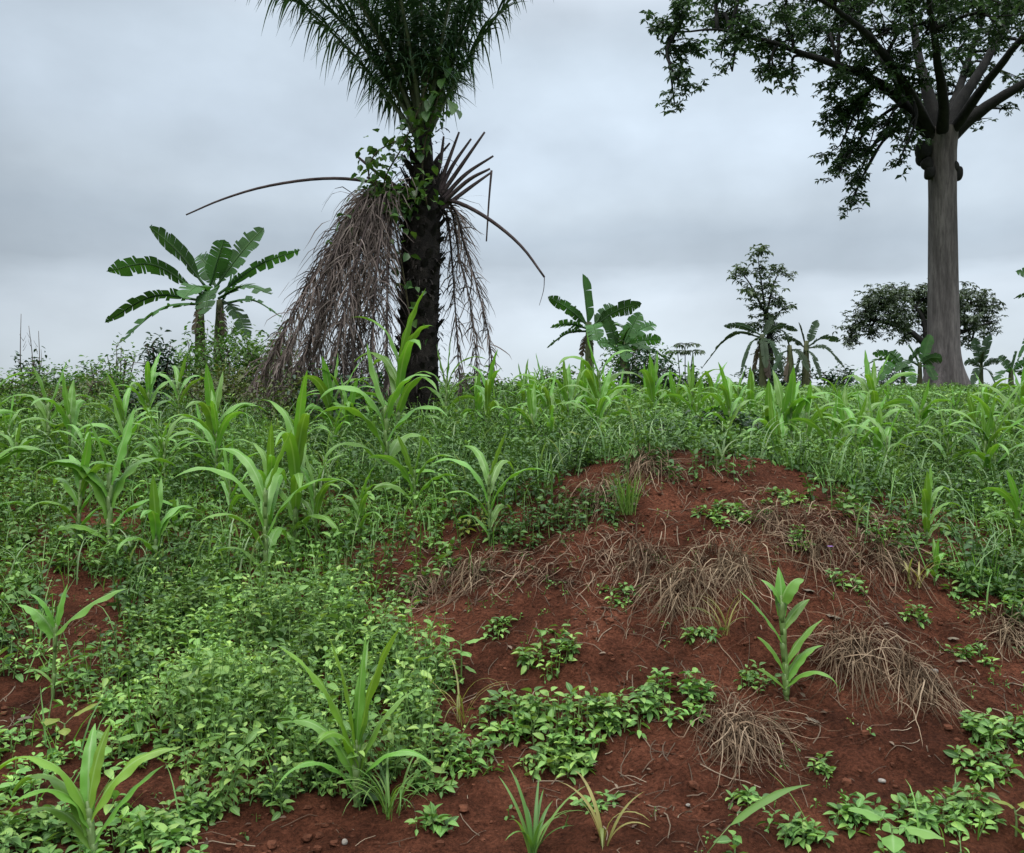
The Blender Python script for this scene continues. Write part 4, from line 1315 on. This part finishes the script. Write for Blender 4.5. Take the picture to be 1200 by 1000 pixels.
# ================================================================ bananas
def banana_leaf(t, base, tip, up, wd, torn=.3, mat='banana', depth=0, fold=.35, n=26):
    """a paddle leaf from base to tip, bowed up by `up`; torn 0..1 splits the blade into ribbons"""
    base = np.asarray(base, float); tip = np.asarray(tip, float)
    L = np.linalg.norm(tip - base)
    mid = (base + tip) / 2 + np.array([0, 0, up * L])
    p = spline([base, mid, tip], n)
    T = tangents(p)
    v = np.linspace(0, 1, n)
    torn = min(1, torn + .22)
    wv = wd * .49 * np.clip(np.minimum((v - .10) / .16, 1), 0, 1) ** .7 * np.clip((1 - v) / .22, 0, 1) ** .55
    dirh = tip - base
    side0 = unit(np.cross(dirh, [0, 0, 1.])) if math.hypot(dirh[0], dirh[1]) > .35 * L else unit(np.array([1., .25, 0]))
    rollv = rng.normal(0, .3) if tip[2] < base[2] + .12 * L else rng.choice([-1, 1]) * rng.uniform(.75, 1.15)
    a = Acc()
    tube(a, p, [.03, .02, .008], 5)
    nn0 = unit(np.cross(side0, T))
    S = unit(side0 * math.cos(rollv) + nn0 * math.sin(rollv))
    NN = unit(np.cross(S, T))
    for sgn in (-1, 1):
        i = 2
        while i < n - 1:
            k = int(rng.integers(1, 4)) if torn > .3 else int(rng.integers(3, 9))
            j = min(n - 1, i + k)
            droop = rng.uniform(-.1, .5) * torn + .05; gp = torn * rng.uniform(-.004, .022) * (rng.random() < .4 + torn)
            fwd = .28
            rows = []; us = []
            for c in (0.0, .35, .7, 1.0):
                r = []
                for m in range(i, j + 1):
                    x = wv[m] * c
                    gap = 0
                    if torn > .15 and c > .3:
                        if m == i: gap = gp * c * c
                        if m == j: gap = -gp * c * c
                    pt = p[m] + S[m] * sgn * x + T[m] * (fwd * x + gap * L) + NN[m] * (fold * x) - np.array([0, 0, 1.]) * droop * x * c * 1.4
                    r.append(pt)
                    us.append([.5 + sgn * .5 * c, v[m]])
                rows.append(r)
            V = np.array(rows).reshape(-1, 3)
            w_ = j - i + 1
            f = []
            for rr in range(3):
                for cc in range(w_ - 1):
                    q = [rr * w_ + cc, rr * w_ + cc + 1, (rr + 1) * w_ + cc + 1, (rr + 1) * w_ + cc]
                    f.append(q if sgn > 0 else q[::-1])
            a.add(V, f, us)
            i = j
    return a.build('leaf', M[mat], t)

def banana(label, d, stems, leafs, mat='banana', name='banana_plant', dead=(), cat='banana plant', ws=1.0):
    """stems: (px, py of crown); leafs: (bx, by, tx, ty, depth, up, width m, torn) in pixels"""
    px0 = np.mean([s[0] for s in stems])
    x0 = (px0 - 600) / F * d
    base = np.array([x0, d, hz(x0, d)])
    t = thing(name, label, cat, base)
    for (sx, sy) in stems:
        c = P(sx, sy, d) - base
        a = Acc()
        foot = np.array([c[0] * .9, rng.normal(0, .1), -.1])
        tube(a, spline([foot, (foot + c) / 2 + rng.normal(0, .03, 3), c], 12), [.14, .12, .10, .07], 10, .04)
        a.build('pseudostem', M['banana_stem'], t)
    for (bx, by, tx, ty, dp, up, wd, torn) in leafs:
        banana_leaf(t, P(bx, by, d) - base, P(tx, ty, d + dp) - base, up, wd * (.62 if mat == 'banana_grey' else 1), torn, mat)
    for (bx, by, tx, ty, dp, up, wd, torn) in dead:
        o = banana_leaf(t, P(bx, by, d) - base, P(tx, ty, d + dp) - base, up, wd, torn, 'banana_dead')
        o['label'] = 'withered brown leaf hanging down'
    return t

banana('large banana plant with green paddle leaves, left of the oil palm', 18.0, [(234, 350), (258, 352)], [
    (240, 335, 175, 266, .3, .06, .48, .25), (246, 335, 263, 281, -.2, .02, .42, .1), (252, 338, 309, 267, .2, .03, .50, .3),
    (236, 345, 125, 318, .5, .16, .40, .3), (236, 352, 123, 378, -.5, .16, .36, .35), (238, 356, 140, 402, -.9, .16, .44, .6),
    (256, 345, 352, 293, .6, .08, .26, .9), (254, 340, 232, 300, 1.0, .1, .4, .4), (256, 350, 318, 345, -.7, .14, .4, .6),
    (260, 352, 290, 396, -.6, .14, .36, .7), (246, 344, 215, 350, -1.2, .15, .46, .4), (262, 350, 280, 330, 1.2, .1, .4, .5), (250, 350, 240, 368, -1.3, .2, .42, .5), (262, 356, 330, 372, .5, .18, .32, .7)],
    dead=[(236, 356, 228, 392, -.2, .1, .18, .9), (258, 356, 264, 396, -.2, .1, .18, .9)])
banana('banana plant with one upright leaf in the middle of the skyline', 22.0, [(690, 378)], [
    (690, 385, 683, 321, -.1, .01, .50, .05), (690, 383, 642, 348, .2, .06, .34, .3), (688, 385, 645, 384, -.3, .10, .32, .4), (688, 388, 641, 408, -.5, .12, .30, .5),
    (694, 384, 752, 356, .2, .08, .42, .3), (694, 386, 735, 385, -.5, .12, .40, .4), (694, 384, 722, 360, .9, .08, .4, .4), (692, 386, 700, 400, -1.1, .2, .42, .4), (690, 384, 665, 365, 1.0, .12, .36, .4)],
    dead=[(688, 390, 682, 418, .1, .1, .22, .9), (692, 390, 690, 425, -.1, .08, .2, .9)])
banana('leafy banana sucker just right of the middle banana', 20.5, [(728, 400)], [
    (726, 410, 712, 372, .1, .05, .34, .2), (728, 410, 750, 366, .2, .04, .36, .2), (730, 412, 775, 398, -.2, .12, .34, .4), (730, 414, 790, 428, .2, .18, .3, .5), (726, 412, 700, 402, -.3, .14, .3, .4),
    (728, 410, 738, 384, -.9, .1, .34, .3), (730, 412, 760, 412, -.8, .18, .32, .4), (728, 412, 735, 425, -1.0, .25, .3, .4), (728, 408, 768, 380, .7, .1, .34, .4)])
banana('drooping banana with long arching leaves at the slender tree foot', 29.0, [(893, 392)], [
    (892, 395, 822, 432, -.2, .26, .40, .4), (892, 393, 848, 382, .3, .12, .34, .4), (894, 394, 935, 388, .2, .2, .34, .4), (892, 396, 868, 440, -.6, .25, .36, .6), (894, 395, 905, 372, .6, .05, .4, .3),
    (894, 396, 918, 440, -.5, .24, .36, .6), (893, 396, 838, 408, .8, .2, .34, .5), (893, 396, 898, 432, -.9, .2, .4, .6)], 'banana_grey', dead=[(892, 398, 884, 440, .3, .1, .3, .9), (895, 398, 902, 444, -.3, .1, .3, .9)])
banana('ragged greyish banana clump right of the slender tree', 28.0, [(945, 400), (925, 405)], [
    (944, 405, 936, 378, .1, .03, .40, .4), (946, 405, 958, 375, .2, .03, .40, .4), (946, 408, 990, 432, -.2, .24, .34, .6), (944, 408, 915, 396, .3, .12, .34, .5), (946, 407, 985, 400, .5, .16, .34, .5),
    (926, 410, 905, 440, -.3, .22, .36, .7), (926, 410, 948, 436, -.7, .25, .36, .6), (926, 408, 918, 388, -.3, .05, .36, .4), (944, 410, 962, 445, -.7, .22, .34, .7), (945, 410, 932, 446, -.6, .2, .36, .7)], 'banana_grey',
    dead=[(926, 412, 922, 448, -.2, .08, .34, .9), (945, 412, 948, 450, .2, .08, .34, .9)])
banana('low banana clump in front of the giant tree trunk, left side', 40.0, [(1058, 428), (1078, 425)], [
    (1056, 432, 1012, 430, -.2, .22, .5, .4), (1056, 432, 1030, 446, -.8, .25, .5, .5), (1058, 430, 1042, 412, .4, .08, .5, .3), (1060, 430, 1088, 404, .3, .05, .5, .3), (1078, 428, 1090, 392, .2, .02, .5, .3), (1078, 428, 1104, 420, -.8, .16, .5, .4),
    (1078, 430, 1064, 405, .8, .05, .5, .3), (1078, 430, 1096, 446, -1.0, .25, .5, .5), (1058, 432, 1070, 450, -1.2, .25, .5, .5), (1058, 430, 1022, 415, .9, .16, .45, .4), (1078, 430, 1050, 436, -.9, .2, .5, .4)])
banana('dark upright banana right of the giant tree trunk', 42.0, [(1150, 425)], [
    (1150, 430, 1142, 396, .1, .02, .7, .3), (1150, 430, 1160, 392, .2, .02, .7, .2), (1150, 432, 1130, 425, -.3, .18, .55, .4), (1150, 432, 1172, 424, -.2, .2, .55, .4), (1150, 432, 1140, 452, -.8, .25, .6, .5), (1150, 432, 1166, 450, -.6, .25, .6, .5), (1150, 430, 1153, 412, -1, .1, .6, .4)], 'banana_grey')
banana('small banana at the skyline near the right edge', 36.0, [(1185, 432)], [
    (1185, 436, 1170, 418, .1, .1, .45, .3), (1185, 436, 1192, 412, .2, .02, .5, .2), (1185, 436, 1212, 424, -.2, .16, .45, .4), (1185, 438, 1168, 446, -.6, .22, .45, .4), (1185, 438, 1204, 446, .5, .22, .45, .4)])
banana('tall banana mostly outside the right edge, leaf tips showing', 26.0, [(1262, 345)], [
    (1258, 350, 1190, 318, .2, .14, .4, .5), (1258, 352, 1188, 350, -.3, .14, .34, .7), (1260, 352, 1192, 424, -.2, .24, .36, .6), (1262, 350, 1240, 290, .2, .02, .5, .2), (1264, 350, 1330, 320, .2, .1, .5, .3), (1264, 352, 1330, 400, -.3, .2, .5, .4), (1262, 350, 1290, 285, .5, .03, .5, .2)])

# ================================================================ trees
def rosettes(acc, loc, L, n=7, tmpl=TL_LOW, ratio=.36, droop=(-.9, .35)):
    K = len(loc)
    if K == 0: return
    a0 = rng.uniform(0, 6.28, K)
    for i in range(n):
        a = a0 + i * 2 * PI / n + rng.normal(0, .25, K)
        l = L * rng.uniform(.65, 1.15, K)
        leaves(acc, tmpl, loc, a, rng.uniform(*droop, K), rng.normal(0, .4, K), l, l * ratio)

def kapok():
    D = 45.0
    b = P(1106, 462, D); b[2] = hz(b[0], D) - .15
    t = thing('kapok_tree', 'giant tree with a tall bare pale trunk and dark spreading crown at right', 'tree', b)
    rel = lambda px, py, dd=0: P(px, py, D + dd) - b
    # trunk: buttressed foot, nearly parallel sides
    a = Acc()
    zs = np.concatenate([np.linspace(-.3, 2.5, 20), np.linspace(2.7, 13.6, 40)])
    sides = 40
    th = np.arange(sides) * 2 * PI / sides
    V = []
    for z in zs:
        fl = max(0, 1 - z / 2.6)
        r0 = .83 - .022 * max(z, 0) + .0 * z
        r0 = np.interp(z, [0, 1.2, 2.5, 6, 10, 12.5, 13.6], [.92, .84, .77, .70, .65, .67, .77])
        but = fl ** 2 * (.7 * np.clip(np.cos(th * 3 + .6), 0, 1) ** 3 + .35 * np.clip(np.cos(th * 4 + 2.1), 0, 1) ** 2)
        flute = .022 * np.sin(th * 9 + z * .12) + .014 * np.sin(th * 17 + 1.1 + z * .2)
        r = r0 * (1 + flute) + but
        cx = np.interp(z, [0, 13.6], [0, -.08])
        V.append(np.stack([cx + r * np.cos(th), r * np.sin(th), np.full(sides, z)], -1))
    n = len(zs)
    i, j = np.meshgrid(np.arange(n - 1), np.arange(sides), indexing='ij'); j2 = (j + 1) % sides
    a.add(np.array(V).reshape(-1, 3), np.stack([i * sides + j, i * sides + j2, (i + 1) * sides + j2, (i + 1) * sides + j], -1).reshape(-1, 4))
    a.build('trunk', M['bark'], t)
    # burls below the fork
    for (px, py, dd, r) in ((1083, 176, -.1, .40), (1080, 186, .1, .30), (1120, 203, -.1, .34), (1089, 203, -.3, .30), (1086, 192, -.3, .30), (1117, 196, -.3, .28)):
        V0, Q0 = LUMP
        v = V0 * r * (1 + rng.uniform(-.32, .25, (len(V0), 1))) * np.array([1.15, 1, 1.35])
        a = Acc(); a.add(v + rel(px, py, dd), Q0)
        o = a.build('burl', M['limb'], t); m = o.modifiers.new('s', 'SUBSURF'); m.levels = 2; m.render_levels = 2
    limbs = [
        ([(1098, 165, 0), (1082, 150, -.3), (1058, 118, -1), (1020, 88, -2), (965, 66, -2.5), (905, 45, -3), (845, 28, -3), (790, 30, -3)], .46),
        ([(1100, 165, 0), (1092, 120, .4), (1078, 70, 1), (1070, 10, 1.6), (1058, -90, 2), (1040, -190, 2)], .50),
        ([(1110, 165, 0), (1128, 146, -.2), (1160, 120, -.8), (1205, 92, -1.5), (1270, 60, -2), (1350, 45, -2.5), (1430, 40, -3)], .52),
        ([(1106, 165, 0), (1122, 125, .6), (1150, 78, 1.2), (1178, 20, 2), (1215, -80, 3), (1260, -180, 3.5)], .48),
        ([(1098, 162, 0), (1070, 120, 1.4), (1025, 60, 3), (975, -10, 4), (915, -90, 5), (860, -150, 5)], .42),
        ([(1104, 160, -.2), (1104, 120, -2), (1095, 60, -4.5), (1085, -10, -7), (1075, -60, -9)], .42),
        ([(1106, 160, .2), (1118, 120, 2), (1135, 60, 5), (1150, 0, 8), (1165, -50, 10)], .42),
        ([(1112, 160, 0), (1150, 105, -2.5), (1200, 40, -5), (1260, -30, -7), (1320, -80, -8)], .38),
        ([(1094, 160, 0), (1062, 105, -2.4), (1010, 40, -5), (950, 0, -7), (890, -20, -8)], .36),
    ]
    pts = []
    for pl, r in limbs:
        p = spline([rel(*q) for q in pl], 24)
        p = p + np.cumsum(rng.normal(0, .05, p.shape), 0) * np.linspace(0, 1, 24)[:, None]
        r *= .74; a = Acc(); tube(a, p, [r, r * .85, r * .62, r * .42, r * .22, r * .1], 12, .07)
        a.build('bough', M['limb'], t)
        pts.append(p[5:])
    allp = np.concatenate(pts)
    # clumps of foliage as in the photograph (px, py, rx, ry, depth, amount)
    blobs = [(800, 20, 34, 26, -3, 120), (800, 60, 26, 26, -3, 80), (797, 100, 17, 22, -3, 46), (790, 118, 9, 10, -3, 14), (845, 20, 42, 30, -2, 130), (845, 65, 18, 18, -3, 26), (858, 84, 9, 8, -3, 9), (880, 45, 32, 26, -3, 90),
             (925, 40, 42, 36, -2, 150), (905, 75, 22, 18, -3, 40), (975, 40, 48, 44, -2, 170), (930, 90, 30, 12, -3, 40), (1030, 40, 50, 50, -3, 200), (990, 90, 36, 24, -3, 80), (1055, 85, 36, 32, -3, 110), (1020, 105, 30, 26, -2, 80),
             (985, 135, 30, 22, -2, 62), (1010, 130, 30, 30, -2.5, 66), (1035, 150, 26, 24, -2, 50), (985, 170, 20, 22, -2, 36), (1010, 180, 22, 20, -2, 38), (984, 200, 16, 14, -2, 22), (1003, 212, 10, 12, -2, 14), (996, 240, 13, 13, -2, 20),
             (1053, 190, 8, 9, -2, 10), (1060, 165, 14, 14, -2, 16), (1075, 110, 28, 30, 3, 60), (1085, 40, 50, 50, -4, 130), (1130, 50, 46, 46, 4, 90), (1110, 100, 26, 28, 4, 50), (1160, 75, 34, 34, 4, 34), (1180, 40, 46, 46, 3, 80),
             (1195, 100, 26, 24, 5, 40), (1180, 128, 12, 6, 1, 8), (1150, 140, 10, 5, 1, 6), (1230, 60, 50, 50, 0, 120), (1290, 50, 50, 45, -2, 110), (1350, 45, 50, 45, -3, 110), (1420, 50, 45, 40, -3, 90), (1300, 100, 30, 30, -2, 40), (1400, 100, 24, 30, -3, 30)]
    # the dome above the frame
    for k in range(46):
        th_ = rng.uniform(0, PI); u = math.sqrt(rng.random())
        blobs.append((1105 + 290 * u * math.cos(th_), 10 - 190 * u * math.sin(th_) * rng.uniform(.5, 1), 52, 42, rng.uniform(-9, 10), 85))
    for k in range(20):
        blobs.append((rng.uniform(900, 1300), rng.uniform(-60, 40), 50, 36, rng.choice([-1, 1]) * rng.uniform(6, 11), 90))
    tw = Acc(); fo = Acc()
    for (px, py, rx, ry, dd, cnt) in blobs:
        dd = dd + rng.uniform(-1.5, 1.5)
        c = rel(px, py, dd)
        i = np.argmin(np.sum((allp - c) ** 2, 1) + 4 * np.maximum(0, allp[:, 2] - c[2]) ** 2 * .2)
        s0 = allp[i]
        m = (s0 + c) / 2 + rng.normal(0, .25, 3) + np.array([0, 0, .35])
        q = spline([s0, m, c], 8)
        tube(tw, q, [.10, .07, .04], 6)
        Rx, Ry = rx / F * D, ry / F * D
        nt_ = max(3, int(cnt / 9))
        ends = []
        for k in range(nt_):
            v = unit(rng.normal(0, 1, 3)) * rng.random() ** .4
            e = c + v * np.array([Rx, max(Rx * .9, 1.0), Ry])
            st_ = q[int(rng.integers(3, 8))]
            r = spline([st_, (st_ + e) / 2 + rng.normal(0, .15, 3), e], 5)
            tube(tw, r, [.035, .014], 4)
            ends += [r[4], r[3]]
        ends = np.array(ends)
        cnt = int(cnt * (1.75 if 120 < py < 260 and px < 1075 else .98))
        loc = ends[rng.integers(0, len(ends), cnt)] + rng.normal(0, .24, (cnt, 3)) * np.array([1, 1, .8])
        rosettes(fo, loc, rng.uniform(.22, .42, cnt), 6, TL_LOW, .46)
    tw.build('branchwork', M['limb'], t)
    fo.build('crown', M['kapok'], t)
kapok()

def crown_tree(name, label, D, trunk_pts, r0, limbs, blobs, leaf, mat, bark, n=6, spread=.25, droop=(-.9, .4), twig=.03, ratio=.4):
    b = P(*trunk_pts[0], D)
    b[2] = min(b[2], hz(b[0], D))
    t = thing(name, label, 'tree', b)
    rel = lambda px, py, dd=0: P(px, py, D + dd) - b
    a = Acc()
    tp = spline([(0, 0, -.1)] + [rel(*q) for q in trunk_pts[1:]], 14)
    tube(a, tp, [r0 * 1.25, r0, r0 * .85, r0 * .7], 9, .05)
    a.build('trunk', M[bark], t)
    tw = Acc(); fo = Acc(); cand = [tp[-4:]]
    for pl in limbs:
        p = spline([rel(*q) for q in pl], 14); tube(tw, p, [r0 * .5, r0 * .3, r0 * .12], 6); cand.append(p[3:])
    allp = np.concatenate(cand)
    for (px, py, rx, ry, dd, cnt) in blobs:
        c = rel(px, py, dd)
        s0 = allp[np.argmin(np.sum((allp - c) ** 2, 1))]
        q = spline([s0, (s0 + c) / 2 + rng.normal(0, .03, 3) * np.linalg.norm(c - s0), c], 6); tube(tw, q, [twig * 1.6, twig], 5)
        Rx, Ry = rx / F * D, ry / F * D
        ends = []
        for k in range(max(3, cnt // 7)):
            v = unit(rng.normal(0, 1, 3)) * rng.random() ** .4
            e = c + v * np.array([Rx, Rx, Ry]); s_ = q[int(rng.integers(2, 6))]
            r = spline([s_, (s_ + e) / 2, e], 4); tube(tw, r, [twig * .7, twig * .3], 4); ends += [r[3], r[2]]
        ends = np.array(ends)
        loc = ends[rng.integers(0, len(ends), cnt)] + rng.normal(0, spread * min(Rx, Ry), (cnt, 3))
        loc = np.repeat(loc, 2, 0) + rng.normal(0, .5 * leaf, (2 * cnt, 3)) if leaf > .5 else loc + rng.normal(0, .07, (cnt, 3))
        rosettes(fo, loc, rng.uniform(.7, 1.2, len(loc)) * leaf, n, TL_LOW, ratio, droop)
    tw.build('branchwork', M[bark], t); fo.build('crown', M[mat], t)
    return t

crown_tree('umbrella_tree', 'distant flat topped spreading tree half hidden behind the giant trunk', 115, [(1092, 475), (1090, 440), (1086, 400)], .9,
    [[(1086, 405, 0), (1060, 385, 0), (1020, 375, 0), (998, 385, 0)], [(1087, 400, 0), (1080, 370, 0), (1060, 348, 0)], [(1088, 402, 0), (1110, 375, 2), (1140, 358, 2)], [(1088, 404, 0), (1125, 390, -2), (1160, 378, -2)]],
    [(1000, 382, 16, 14, 0, 60), (1012, 365, 20, 14, 1, 80), (1035, 352, 24, 16, -2, 110), (1060, 343, 24, 11, 2, 90), (1050, 372, 26, 16, -3, 110), (1085, 345, 22, 12, 1, 90), (1080, 368, 24, 18, 2, 100), (1112, 350, 24, 14, 0, 90),
     (1138, 352, 22, 14, 1, 80), (1158, 360, 16, 14, 0, 60), (1130, 375, 26, 14, -2, 90), (1158, 380, 14, 9, 0, 36), (1095, 392, 22, 12, 0, 50), (1020, 388, 14, 9, 1, 30), (1138, 400, 12, 12, 0, 26), (1062, 395, 14, 8, 0, 24), (996, 402, 8, 6, 0, 12)],
    .62, 'far', 'limb', 6, .35, twig=.10)

crown_tree('slender_tree', 'slender sparse young tree rising from the banana clump at right of middle', 30, [(905, 462), (903, 410), (897, 360)], .09,
    [[(897, 365, 0), (892, 330, 0), (888, 300, 0)], [(898, 370, 0), (906, 335, .2), (915, 315, .3)], [(897, 368, 0), (880, 335, -.2), (868, 318, -.2)], [(899, 385, 0), (918, 360, .2)]],
    [(886, 296, 11, 8, 0, 26), (868, 315, 10, 9, -.2, 24), (862, 325, 6, 6, 0, 10), (914, 318, 11, 7, .3, 20), (925, 322, 6, 4, .2, 8), (890, 318, 11, 9, 0, 22), (902, 335, 14, 9, .1, 32), (880, 340, 12, 9, -.2, 26), (910, 350, 11, 8, .2, 22),
     (890, 358, 13, 9, 0, 28), (918, 362, 8, 7, .2, 14), (903, 372, 15, 9, 0, 32), (890, 384, 14, 8, 0, 26), (912, 385, 12, 8, .1, 22), (902, 402, 16, 10, 0, 32), (896, 420, 14, 10, -.2, 26), (912, 430, 16, 12, .2, 34), (900, 444, 20, 10, .1, 40)],
    .20, 'grey_leaf', 'limb', 6, .45, twig=.014, ratio=.42)

def umbrella_seedling():
    d = 24.0
    x = (803 - 600) / F * d; b = np.array([x, d, hz(x, d)])
    t = thing('papaya_sapling', 'thin sapling with a flat umbrella of leaves right of the middle banana', 'sapling', b)
    s = Acc(); f = Acc()
    tops = [(803, 404), (812, 412), (794, 412)]
    for (px, py) in tops:
        c = P(px, py, d) - b
        tube(s, spline([(c[0] * .4, 0, -.05), (c[0] * .7, .02, c[2] * .5), c], 8), [.022, .014, .010], 6)
        n = 9
        for i in range(n):
            az = i * 2 * PI / n + rng.normal(0, .2)
            q = arc(c, az, .35, -.5, rng.uniform(.18, .3), 5)
            tube(s, q, [.006, .004], 4)
            leaves(f, TL_MID, np.repeat(q[-1][None], 5, 0), az + np.linspace(-1.2, 1.2, 5), np.full(5, -.5) + rng.normal(0, .2, 5), np.zeros(5), rng.uniform(.12, .2, 5), np.full(5, .06))
    s.build('trunk', M['limb'], t); f.build('crown', M['grey_leaf'], t)
umbrella_seedling()

def shrub(px, top, wpx, d, label, mat='shrub', leaf=.09, n=420, cone=0.0, ztop=None, name='shrub', base_off=0, ratio=.5):
    x = (px - 600) / F * d
    b = np.array([x, d, hz(x, d)])
    H = EYE + (500 - top) / F * d - b[2]
    W = wpx / F * d * .5
    t = thing(name, label, 'shrub', b)
    s = Acc(); f = Acc()
    ns = 9
    ends = []
    for i in range(ns):
        az = rng.uniform(0, 6.28); q = math.sqrt(rng.random()) * W * (.9 - .5 * cone)
        e = np.array([math.cos(az) * q, math.sin(az) * q * .8, H * rng.uniform(.65, .97) * (1 - .35 * (q / W) ** 2)])
        p = spline([(0, 0, -.03), (e[0] * .55, e[1] * .55, e[2] * .5), e], 10)
        tube(s, p, [.018, .012, .005], 5)
        for k in range(5):
            st_ = p[int(rng.integers(3, 10))]
            e2 = st_ + rng.normal(0, .25, 3) * np.array([W, W, H * .6])
            e2[2] = min(max(e2[2], .04), H * (1.02 - .3 * abs(e2[0] / W)))
            r = spline([st_, (st_ + e2) / 2 + rng.normal(0, .03, 3), e2], 5); tube(s, r, [.007, .003], 4)
            ends.append(r[4]); ends.append(r[2])
        ends += [p[9], p[6], p[4]]
    ends = np.array(ends)
    loc = ends[rng.integers(0, len(ends), n)] + rng.normal(0, 1, (n, 3)) * np.array([W * .16, W * .16, H * .09])
    loc[:, 2] = np.maximum(loc[:, 2], .02)
    if cone:
        keep = np.hypot(loc[:, 0], loc[:, 1]) < W * (1.08 - cone * loc[:, 2] / H)
        loc = loc[keep]
    K = len(loc)
    L = rng.uniform(.6, 1.2, K) * leaf
    leaves(f, TL_MID, loc, rng.uniform(0, 6.28, K), rng.uniform(-.8, .6, K), rng.normal(0, .5, K), L, L * ratio)
    s.build('stem_bundle', M['wood'], t); f.build('foliage', M[mat], t)
    return t

shrub(186, 392, 60, 13.5, 'dark cone shaped shrub left of the dead palm fronds', 'shrub_dark', .10, 900, .65)
shrub(275, 378, 100, 14.5, 'tall bright bushy shrub below the left banana', 'shrub', .09, 1400)
shrub(335, 372, 60, 15.5, 'yellowish green shrub between the left banana and the dead fronds', 'shrub', .11, 620)
shrub(262, 425, 110, 12.5, 'brownish mixed shrub in front of the bright bushy one', 'shrub_brown', .07, 1500)
shrub(236, 380, 90, 15, 'rounded green shrub hiding the left banana stems', 'shrub', .10, 1000)
shrub(300, 388, 70, 14, 'bright leafy shrub just left of the dead fronds', 'shrub', .09, 1000)
shrub(205, 405, 50, 16, 'leafy shrub between the cone shrub and the left banana stems', 'shrub', .10, 560)
shrub(140, 395, 50, 15, 'thin airy shrub with separate twigs below the banana left leaves', 'shrub', .09, 320)
shrub(118, 422, 90, 14, 'pale green shrub left of the dark cone shrub', 'shrub', .08, 1100)
shrub(60, 425, 100, 16, 'wide shrub on the left skyline', 'shrub', .09, 1100)
shrub(38, 405, 40, 18, 'small dark shrub with bare twigs rising on the far left skyline', 'shrub_dark', .11, 320)
shrub(5, 428, 80, 15, 'shrub at the left edge on the skyline', 'shrub', .09, 800)
shrub(85, 445, 120, 11.5, 'low brownish green bush at the left, nearer than the skyline', 'shrub_brown', .06, 1300)
shrub(25, 455, 110, 11, 'low green bush at the left edge, nearer than the skyline', 'shrub', .06, 1200)
shrub(170, 455, 70, 11.5, 'low dark bush before the cone shrub', 'shrub_dark', .07, 700)
shrub(400, 425, 110, 10.8, 'dark green bush under the hanging dead fronds', 'shrub_dark', .08, 900)
shrub(330, 440, 90, 11, 'olive bush at the bottom left of the dead fronds', 'shrub_brown', .07, 900)
shrub(790, 420, 60, 19, 'leafy bush right of the banana sucker', 'shrub_dark', .12, 500)
shrub(755, 405, 60, 19.5, 'dark bush behind the banana sucker', 'shrub_dark', .13, 520)
shrub(610, 445, 90, 17, 'low bush on the skyline right of the palm', 'shrub', .09, 800)
shrub(985, 428, 50, 29, 'small round bush right of the ragged bananas', 'shrub_dark', .16, 420)
shrub(915, 428, 90, 29.5, 'dark low bush under the slender tree', 'shrub_dark', .16, 700)
shrub(1060, 458, 160, 33, 'flat reddish green thicket in front of the giant trunk', 'shrub_brown', .14, 1000)
shrub(1165, 455, 110, 34, 'low green thicket right of the giant trunk', 'shrub', .15, 800)
shrub(560, 432, 80, 16, 'low leafy bush at the right foot of the palm', 'shrub', .10, 700)
shrub(655, 425, 70, 18, 'leafy bush left of the middle banana', 'shrub', .10, 700)
shrub(820, 436, 60, 20, 'bush under the flat topped sapling', 'shrub', .11, 500)
shrub(740, 392, 110, 20.8, 'broad green bush behind the banana sucker', 'shrub', .13, 1100)
shrub(850, 448, 60, 26, 'low green bush between the sapling and the drooping banana', 'shrub', .13, 400)
shrub(1042, 425, 70, 44, 'dark bush left behind the giant trunk', 'shrub_dark', .2, 500)
shrub(1010, 458, 90, 26, 'low dark thicket left of the giant trunk', 'shrub_dark', .14, 700)
shrub(850, 480, 110, 9.5, 'dark bluish leafy bush just behind the mound', 'shrub_dark', .07, 900)
shrub(770, 490, 100, 9.2, 'dark leafy bush behind the left half of the mound', 'shrub_dark', .07, 800)
shrub(670, 500, 90, 9.0, 'green leafy bush left behind the mound', 'shrub', .06, 800)

def dead_twigs():
    d = 18
    for (px, top, lab) in ((27, 368, 'tallest bare dead twig on the far left skyline'), (36, 382, 'shorter bare dead twig beside the tallest one'), (44, 388, 'shortest of the bare dead twigs at far left')):
        x = (px - 600) / F * d; b = np.array([x, d, hz(x, d)])
        H = EYE + (500 - top) / F * d - b[2]
        a = Acc(); tube(a, spline([(0, 0, -.05), (rng.normal(0, .03), 0, H * .5), (rng.normal(0, .03), 0, H)], 8), [.016, .010, .005], 6)
        for k in range(4):
            z = H * rng.uniform(.55, .95); az = rng.uniform(0, 6.28)
            tube(a, arc((0, 0, z), az, 1.0, 1.3, .15, 4), [.005, .002], 4)
        o = a.build('dead_twig', M['wood']); o.location = b
        tag(o, lab, 'twig')
dead_twigs()

# ---------------- repeats of one kind share a group
GROUPS = {'maize plant': 'maize plants of the field', 'grass tuft': 'grass tufts on the slope', 'weed': 'weed clumps on the bare soil', 'seedling': 'broad leaved seedlings', 'stone': 'stones on the red soil',
          'soil lump': 'lumps of red soil', 'dry leaf': 'dry leaves fallen on the soil', 'banana plant': 'banana plants along the skyline', 'shrub': 'shrubs along the skyline', 'twig': 'bare twigs on the left skyline'}
for o in SC.objects:
    if o.parent is None and o.get('category') in GROUPS and not o.get('kind'):
        o['group'] = GROUPS[o['category']]
